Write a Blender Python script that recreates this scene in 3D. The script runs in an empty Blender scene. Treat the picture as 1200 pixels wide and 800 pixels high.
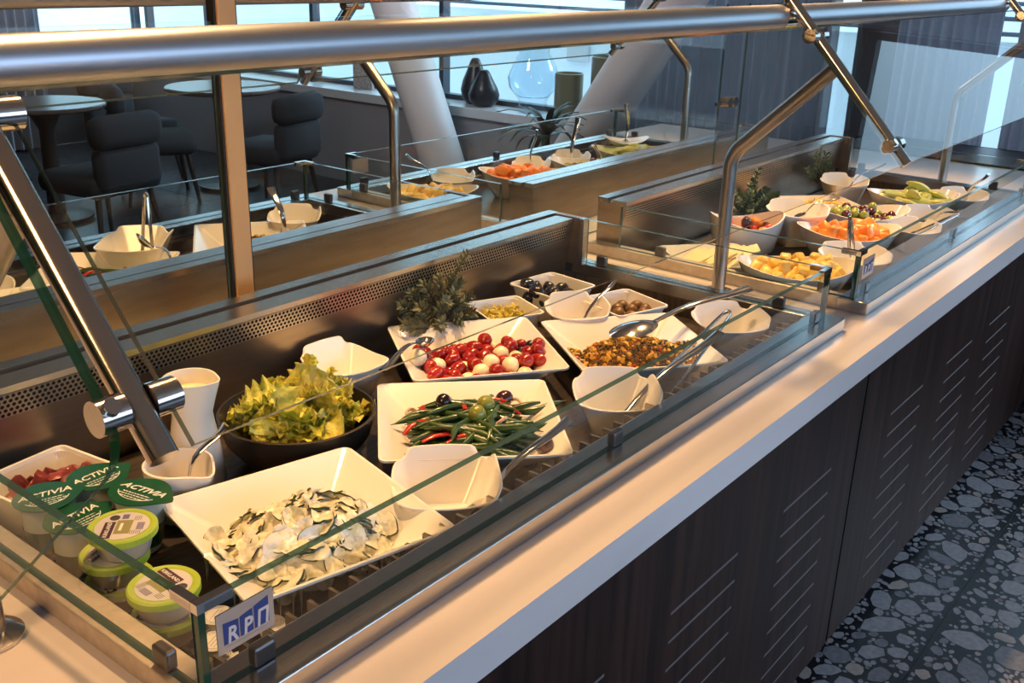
import bpy, bmesh, math, random
import numpy as np
from mathutils import Vector, Matrix, Euler, noise
C = bpy.context.scene.collection
S = bpy.context.scene
R = math.radians
PI = math.pi
# ------------------------------------------------------------------ camera
TH, PH, RO = 0.66142658, 0.359667, -0.02732
def _cam():
    c, s = math.cos, math.sin
    f = Vector((c(TH), s(TH), 0)); r = Vector((s(TH), -c(TH), 0)); up = Vector((0, 0, 1))
    fw = f*c(PH) - up*s(PH); dn = -f*s(PH) - up*c(PH)
    r2 = r*c(RO) + dn*s(RO); d2 = -r*s(RO) + dn*c(RO)
    m = Matrix((r2, -d2, -fw)).transposed().to_4x4()
    m.translation = Vector((0, 0, 1.73))
    return m
cam = bpy.data.objects.new('camera', bpy.data.cameras.new('camera'))
C.objects.link(cam); cam.matrix_world = _cam()
cam.data.sensor_width = 36.0; cam.data.lens = 35.66; cam.data.clip_start = 0.02; cam.data.clip_end = 100
S.camera = cam
# ------------------------------------------------------------------ world, lights, exposure
S.view_settings.view_transform = 'Standard'; S.view_settings.look = 'None'
S.view_settings.gamma = 1.0; S.view_settings.use_curve_mapping = False
S.view_settings.exposure = 0.0
S.cycles.transparent_max_bounces = 48; S.cycles.max_bounces = 10
S.cycles.use_denoising = True
S.cycles.sample_clamp_indirect = 6.0
S.cycles.caustics_reflective = False; S.cycles.caustics_refractive = False
W = bpy.data.worlds.new('sky'); S.world = W; W.use_nodes = True
bgn = W.node_tree.nodes['Background']
bgn.inputs['Color'].default_value = (0.50, 0.75, 1.0, 1); bgn.inputs['Strength'].default_value = 2.4

def light(name, kind, loc, energy, color, aim=None, **kw):
    l = bpy.data.lights.new(name, kind); l.energy = energy; l.color = color
    for k, v in kw.items(): setattr(l, k, v)
    o = bpy.data.objects.new(name, l); C.objects.link(o); o.location = loc
    if aim is not None:
        o.rotation_euler = (Vector(aim)-Vector(loc)).to_track_quat('-Z', 'Y').to_euler()
    return o
WARM = (1.0, 0.57, 0.24)
for x in (0.75, 1.75, 2.75, 3.75):        # ceiling spots along the front and the back row of wells
    light('ceiling_spot', 'SPOT', (x+0.45, 1.48, 2.85), 155 if x < 2 else 205, WARM, (x, 1.18, 0.9), spot_size=R(62), spot_blend=0.6, shadow_soft_size=0.05)
    light('ceiling_spot', 'SPOT', (x+0.45, 2.10, 2.85), 100, WARM, (x, 2.35, 0.9), spot_size=R(62), spot_blend=0.6, shadow_soft_size=0.05)
light('aisle_window_light', 'AREA', (1.5, -3.7, 1.7), 58, (0.60, 0.67, 1.0), (2.0, 1.0, 0.8), shape='RECTANGLE', size=5.0, size_y=1.8)
light('left_ceiling_lamp', 'AREA', (-1.4, 1.0, 2.95), 85, (1.0, 0.55, 0.22), (-0.6, 1.1, 0.9), shape='RECTANGLE', size=0.5, size_y=1.6)
light('daylight_sun', 'SUN', (9, 2.4, 4.3), 2.6, (0.62, 0.78, 1.0), (5.3, 5.0, 1.8), angle=R(24))
light('pillar_fill_light', 'AREA', (3.3, 4.3, 2.95), 42, (0.95, 0.92, 1.0), (5.0, 4.6, 0.9), shape='DISK', size=0.7)  # added fill aimed at the leaning pillars, no real fitting there
# ------------------------------------------------------------------ materials
def new_mat(name):
    m = bpy.data.materials.new(name); m.use_nodes = True
    nt = m.node_tree; return m, nt, nt.nodes, nt.links, nt.nodes['Principled BSDF']
def ramp(nodes, stops):
    r = nodes.new('ShaderNodeValToRGB'); el = r.color_ramp.elements
    while len(el) < len(stops): el.new(0.5)
    for e, (p, c) in zip(el, stops): e.position = p; e.color = (*c, 1)
    return r
def mat(name, col, rough=0.5, metal=0.0, col2=None, scale=20, bump=0.0, stretch=(1, 1, 1), sss=0.0, spec=0.5, coat=0.0, trans=0.0, bscale=None, contrast=(0.35, 0.65), detail=4):
    m, nt, N, L, p = new_mat(name)
    p.inputs['Base Color'].default_value = (*col, 1); p.inputs['Roughness'].default_value = rough
    p.inputs['Metallic'].default_value = metal; p.inputs['Specular IOR Level'].default_value = spec
    if sss: p.inputs['Subsurface Weight'].default_value = sss; p.inputs['Subsurface Radius'].default_value = (0.01, 0.006, 0.003); p.inputs['Subsurface Scale'].default_value = 0.5
    if coat: p.inputs['Coat Weight'].default_value = coat; p.inputs['Coat Roughness'].default_value = 0.08
    if trans: p.inputs['Transmission Weight'].default_value = trans
    if col2 or bump:
        tc = N.new('ShaderNodeTexCoord'); mp = N.new('ShaderNodeMapping'); mp.inputs['Scale'].default_value = stretch
        L.new(tc.outputs['Object'], mp.inputs['Vector'])
    if col2:
        nz = N.new('ShaderNodeTexNoise'); nz.inputs['Scale'].default_value = scale; nz.inputs['Detail'].default_value = detail
        L.new(mp.outputs[0], nz.inputs['Vector'])
        r = ramp(N, [(contrast[0], col), (contrast[1], col2)]); L.new(nz.outputs['Fac'], r.inputs[0]); L.new(r.outputs[0], p.inputs['Base Color'])
    if bump:
        nb = N.new('ShaderNodeTexNoise'); nb.inputs['Scale'].default_value = bscale or scale; nb.inputs['Detail'].default_value = 3
        L.new(mp.outputs[0], nb.inputs['Vector'])
        b = N.new('ShaderNodeBump'); b.inputs['Strength'].default_value = bump; b.inputs['Distance'].default_value = 0.01
        L.new(nb.outputs['Fac'], b.inputs['Height']); L.new(b.outputs[0], p.inputs['Normal'])
    return m
def glass_mat(name, tint, ior=1.45, refl=1.0):
    m, nt, N, L, p = new_mat(name); N.remove(p)
    out = N['Material Output']; tr = N.new('ShaderNodeBsdfTransparent'); tr.inputs[0].default_value = (*tint, 1)
    gl = N.new('ShaderNodeBsdfGlossy'); gl.inputs['Roughness'].default_value = 0.0
    fr = N.new('ShaderNodeFresnel'); fr.inputs[0].default_value = ior
    ge = N.new('ShaderNodeNewGeometry')
    sub = N.new('ShaderNodeMath'); sub.operation = 'SUBTRACT'; sub.inputs[0].default_value = 1.0; L.new(ge.outputs['Backfacing'], sub.inputs[1])
    mu = N.new('ShaderNodeMath'); mu.operation = 'MULTIPLY'; L.new(fr.outputs[0], mu.inputs[0]); L.new(sub.outputs[0], mu.inputs[1])
    mu2 = N.new('ShaderNodeMath'); mu2.operation = 'MULTIPLY'; L.new(mu.outputs[0], mu2.inputs[0]); mu2.inputs[1].default_value = refl
    mx = N.new('ShaderNodeMixShader'); L.new(mu2.outputs[0], mx.inputs[0]); L.new(tr.outputs[0], mx.inputs[1]); L.new(gl.outputs[0], mx.inputs[2])
    L.new(mx.outputs[0], out.inputs[0]); return m
def edge_mat(name, col, clear=0.3):
    m, nt, N, L, p = new_mat(name); out = N['Material Output']
    p.inputs['Base Color'].default_value = (*col, 1); p.inputs['Roughness'].default_value = 0.12; p.inputs['Specular IOR Level'].default_value = 0.8
    tr = N.new('ShaderNodeBsdfTransparent'); tr.inputs[0].default_value = (0.35, 0.7, 0.6, 1)
    mx = N.new('ShaderNodeMixShader'); mx.inputs[0].default_value = clear
    L.new(p.outputs[0], mx.inputs[1]); L.new(tr.outputs[0], mx.inputs[2]); L.new(mx.outputs[0], out.inputs[0]); return m
def perf_mat():
    m, nt, N, L, p = new_mat('perforated_steel')
    p.inputs['Metallic'].default_value = 1; p.inputs['Roughness'].default_value = 0.32
    tc = N.new('ShaderNodeTexCoord'); sx = N.new('ShaderNodeSeparateXYZ'); L.new(tc.outputs['UV'], sx.inputs[0])
    def mth(op, a, b=None):
        n = N.new('ShaderNodeMath'); n.operation = op
        for i, v in enumerate((a, b)):
            if v is None: continue
            if isinstance(v, (int, float)): n.inputs[i].default_value = v
            else: L.new(v, n.inputs[i])
        return n.outputs[0]
    row = mth('FLOOR', sx.outputs[1]); par = mth('MULTIPLY', mth('MODULO', row, 2.0), 0.5)
    u = mth('SUBTRACT', mth('FRACT', mth('ADD', sx.outputs[0], par)), 0.5); v = mth('SUBTRACT', mth('FRACT', sx.outputs[1]), 0.5)
    v = mth('MULTIPLY', v, 0.87)
    d = mth('SQRT', mth('ADD', mth('MULTIPLY', u, u), mth('MULTIPLY', v, v)))
    hole = mth('LESS_THAN', d, 0.34)
    mx = N.new('ShaderNodeMix'); mx.data_type = 'RGBA'; L.new(hole, mx.inputs[0])
    mx.inputs[6].default_value = (0.50, 0.48, 0.46, 1); mx.inputs[7].default_value = (0.006, 0.006, 0.006, 1); L.new(mx.outputs[2], p.inputs['Base Color'])
    inv = mth('SUBTRACT', 1.0, hole); L.new(inv, p.inputs['Metallic']); L.new(mth('MULTIPLY', inv, 0.5), p.inputs['Specular IOR Level'])
    return m
STEEL = mat('brushed_steel', (0.50, 0.49, 0.48), 0.22, 1.0, (0.60, 0.59, 0.58), 30, 0.03, (1.5, 40, 40))
STEELR = mat('warm_lit_rim_steel', (0.52, 0.45, 0.37), 0.5, 0.85, (0.60, 0.53, 0.45), 18, 0.04, (3, 3, 3))  # rougher rim steel, warm lamp light put into its tint
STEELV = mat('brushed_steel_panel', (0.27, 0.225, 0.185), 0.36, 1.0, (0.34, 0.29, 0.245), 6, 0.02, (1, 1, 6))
PIPE = mat('satin_steel_pipe', (0.43, 0.46, 0.51), 0.38, 1.0)
CHROME = mat('polished_steel', (0.68, 0.66, 0.64), 0.12, 1.0)
ROD = mat('satin_steel_rod', (0.55, 0.52, 0.49), 0.15, 1.0)
TUBE = mat('dull_steel_tube', (0.36, 0.34, 0.32), 0.30, 1.0)
POST_LIT = mat('warm_lit_steel_post', (0.64, 0.37, 0.16), 0.5, 0.15)  # steel post, the glow of the warm lamps is put into its base colour
DARKSTEEL = mat('dark_steel_pan', (0.10, 0.085, 0.075), 0.35, 0.7, (0.16, 0.13, 0.11), 14, 0.05, (1, 6, 1))
CLIP = mat('dark_metal_clip', (0.13, 0.12, 0.12), 0.35, 0.9)
RUBBER = mat('black_gasket', (0.012, 0.012, 0.012), 0.5)
GLASS = glass_mat('clear_glass', (0.965, 0.985, 0.975))
GLASSV = glass_mat('vase_glass', (0.90, 0.95, 0.98), 1.5, 1.6)
GEDGE = edge_mat('glass_edge', (0.040, 0.082, 0.078), 0.15)
GEDGE_L = edge_mat('slate_glass_edge', (0.045, 0.07, 0.07), 0.15)
GEDGE_DARK = edge_mat('deep_green_glass_edge', (0.004, 0.05, 0.025), 0.15)
PERF = perf_mat()
STONE = mat('cream_quartz', (0.68, 0.62, 0.60), 0.22, 0, (0.59, 0.54, 0.52), 2.2, 0, (1, 3, 3), contrast=(0.45, 0.8), detail=8)
WOOD = mat('dark_walnut', (0.010, 0.0045, 0.004), 0.5, 0, (0.040, 0.017, 0.012), 3.0, 0.05, (14, 14, 0.7), spec=0.15, contrast=(0.35, 0.75), detail=6)
SLOT = mat('slot_back', (0.13, 0.115, 0.11), 0.6)
CHINA = mat('white_porcelain', (0.86, 0.83, 0.78), 0.16, 0, coat=0.3)
CHINA2 = mat('stoneware_white', (0.80, 0.77, 0.72), 0.22)
BLACKBOWL = mat('black_melamine', (0.022, 0.017, 0.014), 0.35)
TILE = mat('black_terrazzo_matrix', (0.006, 0.006, 0.009), 0.3, 0, (0.03, 0.03, 0.04), 160, contrast=(0.60, 0.68))
def chip_tile():
    m, nt, N, L, p = new_mat('terrazzo_beyond'); p.inputs['Roughness'].default_value = 0.3
    tc = N.new('ShaderNodeTexCoord'); vo = N.new('ShaderNodeTexVoronoi'); vo.feature = 'DISTANCE_TO_EDGE'; vo.inputs['Scale'].default_value = 22; L.new(tc.outputs['Object'], vo.inputs['Vector'])
    r = ramp(N, [(0.09, (0.006, 0.006, 0.009)), (0.12, (0.055, 0.055, 0.06))]); L.new(vo.outputs['Distance'], r.inputs[0]); L.new(r.outputs[0], p.inputs['Base Color']); return m
TILE2 = chip_tile()
CHIP = [mat('terrazzo_chip_grey', (0.17, 0.165, 0.18), 0.4, 0, (0.235, 0.23, 0.245), 60), mat('terrazzo_chip_slate', (0.10, 0.10, 0.115), 0.4, 0, (0.15, 0.15, 0.165), 60), mat('terrazzo_chip_warm', (0.23, 0.19, 0.175), 0.4, 0, (0.30, 0.25, 0.23), 60)]
WALLP = mat('grey_plaster', (0.30, 0.28, 0.30), 0.75)
WALLD = mat('dark_wall', (0.035, 0.03, 0.032), 0.7); PIER = mat('slate_wall', (0.11, 0.115, 0.13), 0.6)
WALLW = mat('warm_wood_wall', (0.22, 0.12, 0.06), 0.6, 0, (0.16, 0.085, 0.04), 3, 0, (6, 6, 0.5))
CEIL = mat('ceiling_paint', (0.50, 0.38, 0.28), 0.8)
SILL = mat('sill_laminate', (0.62, 0.62, 0.64), 0.22)
FRAME = mat('window_frame_paint', (0.05, 0.07, 0.10), 0.4)
PILLAR = mat('pillar_paint', (0.72, 0.66, 0.66), 0.5)
def sheer(name, col, tr):
    m, nt, N, L, p = new_mat(name); out = N['Material Output']; p.inputs['Base Color'].default_value = (*col, 1); p.inputs['Roughness'].default_value = 0.9; p.inputs['Specular IOR Level'].default_value = 0.1
    t = N.new('ShaderNodeBsdfTranslucent'); t.inputs[0].default_value = (0.50, 0.51, 0.56, 1); mx = N.new('ShaderNodeMixShader'); mx.inputs[0].default_value = tr
    L.new(p.outputs[0], mx.inputs[1]); L.new(t.outputs[0], mx.inputs[2]); L.new(mx.outputs[0], out.inputs[0]); return m
CURT = sheer('sheer_grey_fabric', (0.36, 0.37, 0.41), 0.50); CURT2 = sheer('pale_sheer_fabric', (0.42, 0.45, 0.52), 0.6)
FABRIC = mat('charcoal_fabric', (0.009, 0.010, 0.014), 0.9, 0, (0.015, 0.017, 0.023), 90, 0.1)
TABLE = mat('table_wood', (0.09, 0.06, 0.05), 0.25)
DARKWOOD = mat('near_black_wood', (0.02, 0.014, 0.012), 0.4)
DECK = mat('white_deck_paint', (0.86, 0.90, 0.94), 0.6)
VASE = mat('dark_ceramic_vase', (0.010, 0.011, 0.018), 0.30, spec=0.3)
OLIVE_POT = mat('olive_pot', (0.20, 0.20, 0.13), 0.35)
LEAF = mat('dark_leaf', (0.012, 0.035, 0.02), 0.4)
ROSE = mat('rosemary_green', (0.085, 0.10, 0.05), 0.55, 0, (0.21, 0.22, 0.12), 60)
HERB = mat('herb_green', (0.03, 0.07, 0.02), 0.5, 0, (0.09, 0.14, 0.05), 40)
STEM = mat('herb_stem', (0.07, 0.045, 0.025), 0.7)
TOM = mat('cherry_tomato_red', (0.25, 0.006, 0.005), 0.16, 0, (0.38, 0.018, 0.006), 9, coat=0.5)
MOZZ = mat('mozzarella', (0.88, 0.80, 0.58), 0.35, sss=0.2)
OLV = mat('black_olive', (0.012, 0.008, 0.012), 0.2, coat=0.4)
OLVP = mat('purple_olive', (0.05, 0.012, 0.018), 0.2, coat=0.4)
OLVG = mat('green_olive', (0.24, 0.26, 0.04), 0.25, coat=0.4)
BEAN = mat('green_bean', (0.020, 0.055, 0.008), 0.28, 0, (0.05, 0.10, 0.018), 35, coat=0.4)
PEPPER = mat('red_pepper', (0.40, 0.018, 0.012), 0.25, coat=0.4)
ONION = mat('pale_onion', (0.62, 0.42, 0.32), 0.35)
LET = [mat('lettuce_yellow', (0.93, 0.84, 0.20), 0.42, 0, (0.74, 0.72, 0.09), 45, 0.5, sss=0.12, bscale=90),
       mat('lettuce_green', (0.24, 0.34, 0.03), 0.42, 0, (0.80, 0.76, 0.16), 40, 0.5, bscale=90),
       mat('lettuce_pale', (0.72, 0.68, 0.25), 0.4, 0, (0.60, 0.60, 0.12), 30, 0.4, bscale=70)]
CUKE = mat('dressed_cucumber', (0.46, 0.48, 0.24), 0.25, 0, (0.84, 0.80, 0.66), 55, 0.35, coat=0.3, contrast=(0.28, 0.52))
CUKE_SKIN = mat('cucumber_skin', (0.012, 0.026, 0.008), 0.3, 0, (0.045, 0.07, 0.022), 90)
CREAM = mat('cream_dressing', (0.80, 0.77, 0.62), 0.22, 0, (0.62, 0.60, 0.40), 60, 0.6)
GRAIN = [mat('grain_brown', (0.23, 0.10, 0.035), 0.6), mat('grain_orange', (0.42, 0.19, 0.05), 0.55), mat('grain_herb', (0.03, 0.055, 0.012), 0.6), mat('grain_corn', (0.72, 0.42, 0.06), 0.4), mat('grain_tomato', (0.40, 0.03, 0.015), 0.4)]
SUND = mat('dried_tomato', (0.16, 0.018, 0.012), 0.35, 0, (0.25, 0.03, 0.018), 30)
EGG = mat('yellow_pepper', (0.50, 0.40, 0.035), 0.4, 0, (0.62, 0.50, 0.08), 60)
FALAFEL = mat('brown_olive', (0.16, 0.085, 0.025), 0.4)
PINE = mat('pineapple', (0.80, 0.50, 0.09), 0.32, 0, (0.90, 0.64, 0.18), 40, 0.3)
MELON = mat('cantaloupe', (0.86, 0.25, 0.04), 0.3, 0, (0.92, 0.34, 0.07), 25, 0.15)
HONEY = mat('honeydew', (0.52, 0.55, 0.13), 0.3, 0, (0.68, 0.66, 0.24), 12)
GRAPEG = mat('green_grape', (0.26, 0.30, 0.045), 0.22, coat=0.3)
GRAPER = mat('red_grape', (0.07, 0.012, 0.022), 0.22, coat=0.3)
CHEESE = mat('yellow_cheese', (0.82, 0.58, 0.12), 0.4); CHEESEW = mat('pale_cheese', (0.86, 0.74, 0.46), 0.42)
BERRY = mat('red_fruit', (0.48, 0.05, 0.05), 0.3)
LIDG = mat('green_foil', (0.010, 0.10, 0.030), 0.28, 0.35); WHITEP = mat('white_print', (0.85, 0.85, 0.80), 0.5)
POTW = mat('white_pot_plastic', (0.55, 0.60, 0.55), 0.35); POTG = mat('dark_green_pot_plastic', (0.012, 0.075, 0.03), 0.35)
LIME = mat('lime_plastic', (0.42, 0.56, 0.06), 0.35); CLEARCUP = mat('hazy_cup_plastic', (0.55, 0.47, 0.38), 0.3)
LABELW = mat('label_paper', (0.62, 0.60, 0.62), 0.5); LABELP = mat('label_purple', (0.06, 0.018, 0.035), 0.5); LABELO = mat('label_olive', (0.28, 0.27, 0.10), 0.5)
LABELV = mat('label_violet', (0.16, 0.14, 0.30), 0.5); INK = mat('dark_ink', (0.05, 0.05, 0.05), 0.6); FOILW = mat('white_foil', (0.70, 0.68, 0.66), 0.35)
SIGNP = mat('sign_card', (0.52, 0.36, 0.28), 0.6); SIGNB = mat('sign_blue', (0.018, 0.045, 0.20), 0.5); SIGNW = mat('sign_white', (0.70, 0.60, 0.54), 0.5)
MILK = mat('milky_dressing', (0.85, 0.74, 0.50), 0.3)
PAPERS = mat('patterned_card', (0.25, 0.2, 0.2), 0.6, 0, (0.55, 0.5, 0.48), 60)
# ------------------------------------------------------------------ mesh helpers
def obj(name, bm, m, parent=None, smooth=False, loc=None, rot=None):
    me = bpy.data.meshes.new(name); bm.normal_update(); bm.to_mesh(me); bm.free()
    for mm in (m if isinstance(m, (list, tuple)) else [m]): me.materials.append(mm)
    if smooth:
        me.polygons.foreach_set('use_smooth', [True]*len(me.polygons)); me.set_sharp_from_angle(angle=R(50))
    o = bpy.data.objects.new(name, me); C.objects.link(o)
    if parent is not None: o.parent = parent
    if loc is not None: o.location = loc
    if rot is not None: o.rotation_euler = rot
    return o
def link(name, me, parent=None, loc=None, rot=None, scale=None):
    o = bpy.data.objects.new(name, me); C.objects.link(o)
    if parent is not None: o.parent = parent
    if loc is not None: o.location = loc
    if rot is not None: o.rotation_euler = rot
    if scale is not None: o.scale = scale
    return o
def tag(o, label, cat, group=None, kind=None):
    if label: o['label'] = label
    if cat: o['category'] = cat
    if group: o['group'] = group
    if kind: o['kind'] = kind
    return o
def thing(name, label, cat, loc=(0, 0, 0), rz=0.0, group=None):
    o = bpy.data.objects.new(name, None); C.objects.link(o); o.location = loc; o.rotation_euler = (0, 0, rz); o.empty_display_size = 0.05
    return tag(o, label, cat, group)
def dup(root, loc, rz, label=None):
    r = root.copy(); C.objects.link(r); r.location = loc; r.rotation_euler = (0, 0, rz)
    if label: r['label'] = label
    for ch in list(root.children):
        c = ch.copy(); C.objects.link(c); c.parent = r
        for g in ch.children:
            d = g.copy(); C.objects.link(d); d.parent = c
    return r
def box(bm, a, b, bev=0.0, mi=0):
    x0, x1 = sorted((a[0], b[0])); y0, y1 = sorted((a[1], b[1])); z0, z1 = sorted((a[2], b[2]))
    r = bmesh.ops.create_cube(bm, size=1.0); vs = r['verts']
    for v in vs: v.co = Vector(((x0+x1)/2+v.co.x*(x1-x0), (y0+y1)/2+v.co.y*(y1-y0), (z0+z1)/2+v.co.z*(z1-z0)))
    fs = {f for v in vs for f in v.link_faces}
    for f in fs: f.material_index = mi
    if bev:
        es = {e for v in vs for e in v.link_edges}
        bmesh.ops.bevel(bm, geom=list(es), offset=bev, segments=2, affect='EDGES', profile=0.5, clamp_overlap=True)
    return bm
def nbox(a, b, bev=0.0): return box(bmesh.new(), a, b, bev)
def sweep(bm, pts, rad, n=10, cap=True, flat=None):
    """tube along points; rad number or list; flat=(sx, sy) squashes the section"""
    pts = [Vector(p) for p in pts]; rings = []
    rads = rad if isinstance(rad, (list, tuple)) else [rad]*len(pts)
    t0 = (pts[1]-pts[0]).normalized()
    ref = Vector((0, 0, 1)) if abs(t0.z) < 0.9 else Vector((1, 0, 0))
    nx = t0.cross(ref).normalized()
    for i, p in enumerate(pts):
        t = (pts[min(i+1, len(pts)-1)]-pts[max(i-1, 0)]).normalized()
        nx = (nx - t*nx.dot(t)).normalized(); ny = t.cross(nx)
        fx, fy = flat if flat else (1, 1)
        rings.append([bm.verts.new(p + nx*math.cos(2*PI*k/n)*rads[i]*fx + ny*math.sin(2*PI*k/n)*rads[i]*fy) for k in range(n)])
    for a, b in zip(rings, rings[1:]):
        for k in range(n): bm.faces.new((a[k], a[(k+1) % n], b[(k+1) % n], b[k]))
    if cap:
        bm.faces.new(rings[0][::-1]); bm.faces.new(rings[-1])
    return bm
def tube(pts, rad, n=10, **k): return sweep(bmesh.new(), pts, rad, n, **k)
def cyl(bm, p, q, r, n=16): return sweep(bm, [p, q], r, n)
def lathe(prof, n=32, sx=1.0, sy=1.0, warp=None):
    bm = bmesh.new(); rings = []
    for r, z in prof:
        ring = []
        for k in range(n):
            a = 2*PI*k/n; x, y, zz = r*math.cos(a)*sx, r*math.sin(a)*sy, z
            if warp: x, y, zz = warp(a, r, z, x, y)
            ring.append(bm.verts.new((x, y, zz)))
        rings.append(ring)
    for a, b in zip(rings, rings[1:]):
        for k in range(n): bm.faces.new((a[k], a[(k+1) % n], b[(k+1) % n], b[k]))
    if prof[0][0] > 1e-5: bm.faces.new(rings[0][::-1])
    if prof[-1][0] > 1e-5: bm.faces.new(rings[-1])
    bmesh.ops.remove_doubles(bm, verts=bm.verts, dist=1e-6)
    bmesh.ops.recalc_face_normals(bm, faces=bm.faces)
    return bm
def ball(rx, ry, rz, u=14, v=9, lump=0.0, seed=0):
    bm = bmesh.new(); bmesh.ops.create_uvsphere(bm, u_segments=u, v_segments=v, radius=1)
    for w in bm.verts:
        k = 1 + lump*noise.noise(w.co*1.7+Vector((seed*3.1, seed, 0)))
        w.co = Vector((w.co.x*rx*k, w.co.y*ry*k, w.co.z*rz*k))
    return bm
def prism(bm, poly, z0, z1):
    lo = [bm.verts.new((x, y, z0)) for x, y in poly]; hi = [bm.verts.new((x, y, z1)) for x, y in poly]
    n = len(poly)
    for i in range(n): bm.faces.new((lo[i], lo[(i+1) % n], hi[(i+1) % n], hi[i]))
    bm.faces.new(hi); bm.faces.new(lo[::-1]); return bm
def pane(bm, P, t):
    """glass sheet from 4+ coplanar corners, thickness t along the normal; faces slot 0, edges slot 1"""
    P = [Vector(p) for p in P]; n = (P[1]-P[0]).cross(P[-1]-P[0]).normalized()*t*0.5
    a = [bm.verts.new(p-n) for p in P]; b = [bm.verts.new(p+n) for p in P]; k = len(P)
    bm.faces.new(b); bm.faces.new(a[::-1])
    for i in range(k):
        f = bm.faces.new((a[i], a[(i+1) % k], b[(i+1) % k], b[i])); f.material_index = 1
    bmesh.ops.recalc_face_normals(bm, faces=bm.faces); return bm
def rrect(w, h, r, n=4):
    out = []
    for cx, cy, a0 in ((w/2-r, h/2-r, 0), (-w/2+r, h/2-r, 90), (-w/2+r, -h/2+r, 180), (w/2-r, -h/2+r, 270)):
        for k in range(n+1):
            a = R(a0+90*k/n); out.append((cx+r*math.cos(a), cy+r*math.sin(a)))
    return out
def text(name, body, size, m, parent, loc=(0, 0, 0), rot=(0, 0, 0), shear=0.0, depth=0.0002, sx=1.0, bold=0.0):
    cu = bpy.data.curves.new(name, 'FONT'); cu.body = body; cu.size = size; cu.align_x = 'CENTER'; cu.align_y = 'CENTER'; cu.extrude = depth; cu.shear = shear; cu.offset = bold; cu.resolution_u = 2
    tmp = bpy.data.objects.new(name, cu); C.objects.link(tmp); dg = bpy.context.evaluated_depsgraph_get()
    me = bpy.data.meshes.new_from_object(tmp.evaluated_get(dg)); me.name = name; bpy.data.objects.remove(tmp); bpy.data.curves.remove(cu)
    me.materials.clear(); me.materials.append(m)
    return link(name, me, parent, loc, rot, (sx, 1, 1))
# ------------------------------------------------------------------ setting
FZ = -0.05        # floor
X0, X1, Y0, Y1, CZ = -3.2, 6.10, -3.9, 9.5, 3.05
fl = obj('floor', nbox((X0, Y0, FZ-0.12), (X1, Y1, FZ-0.006)), TILE); fl['kind'] = 'structure'
ys = [Y0] + [0.525+1.2*k for k in range(-3, 8) if Y0 < 0.525+1.2*k < Y1] + [Y1]
xs = [X0, -0.6, 1.8, 4.2+0.35, X1]
for i in range(len(xs)-1):
    for j in range(len(ys)-1):
        obj('floor_tile', nbox((xs[i]+0.002, ys[j]+0.002, FZ-0.008), (xs[i+1]-0.002, ys[j+1]-0.002, FZ)), TILE if (i == 2 and -0.7 < ys[j] < 0.53) else TILE2, fl)
def chips():
    rng = random.Random(5); res = 0.003
    ax, ay, bx, by = 1.81, -0.67, 4.54, 0.78
    W_, H_ = int((bx-ax)/res), int((by-ay)/res); occ = np.zeros((H_, W_), bool)
    jy = int((0.525-ay)/res); occ[jy-1:jy+2, :] = True
    yy, xx = np.mgrid[0:H_, 0:W_]
    big, small = [], bmesh.new(); nb = 0; singles = []
    for rad, tries in ((0.050, 150), (0.040, 300), (0.031, 600), (0.023, 1300), (0.016, 2600), (0.011, 4800), (0.007, 8000)):
        for _ in range(tries):
            cx, cy = rng.uniform(ax, bx), rng.uniform(ay, by)
            el = rng.uniform(1.0, 1.9); a0 = rng.gauss(0.3, 0.7); r = rad*rng.uniform(0.8, 1.15)/math.sqrt(el)
            k = rng.choice((7, 8, 9)) if rad > 0.012 else 6
            p = []
            for q in range(k):
                a = 2*PI*(q+rng.uniform(-0.25, 0.25))/k; rr = r*rng.uniform(0.85, 1.1)
                u, v = rr*el*math.cos(a), rr*math.sin(a)
                p.append((cx+u*math.cos(a0)-v*math.sin(a0), cy+u*math.sin(a0)+v*math.cos(a0)))
            ext = r*el*1.15+2*res
            i0, i1 = max(0, int((cx-ext-ax)/res)), min(W_, int((cx+ext-ax)/res)+1); j0, j1 = max(0, int((cy-ext-ay)/res)), min(H_, int((cy+ext-ay)/res)+1)
            if i1-i0 < 2 or j1-j0 < 2: continue
            px = ax+(xx[j0:j1, i0:i1]+0.5)*res; py = ay+(yy[j0:j1, i0:i1]+0.5)*res
            inside = np.ones(px.shape, bool); mg = 0.0004
            for q in range(k):
                x0, y0 = p[q]; x1, y1 = p[(q+1) % k]; dx, dy = x1-x0, y1-y0; l = math.hypot(dx, dy)+1e-9
                inside &= ((px-x0)*dy-(py-y0)*dx)/l < mg
            if not inside.any() or (occ[j0:j1, i0:i1] & inside).any(): continue
            if any(y > by-0.004 or y < ay for _, y in p): continue
            occ[j0:j1, i0:i1] |= inside
            if rad > 0.012 and nb < 300 and cy > -0.45: big.append((p, rng.randrange(100))); nb += 1
            else:
                mi = 0 if rng.random() < 0.6 else (1 if rng.random() < 0.7 else 2); n0 = len(small.faces); prism(small, p, FZ-0.003, FZ+0.0004)
                small.faces.ensure_lookup_table()
                for f in small.faces[n0:]: f.material_index = mi
    for p, q in big:
        obj('terrazzo_chip', prism(bmesh.new(), p, FZ-0.003, FZ+0.0005), CHIP[0 if q < 62 else (1 if q < 85 else 2)], fl)
    o = obj('terrazzo_chips', small, CHIP, fl); o['kind'] = 'stuff'
chips()
def struct(name, a, b, m, bev=0.0):
    o = obj(name, nbox(a, b, bev), m); o['kind'] = 'structure'; return o
struct('ceiling', (X0-0.1, Y0-0.1, CZ), (X1+0.1, Y1+0.1, CZ+0.1), CEIL)
struct('wall_left', (X0-0.12, Y0, FZ), (X0, Y1, CZ), WALLW)
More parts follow.
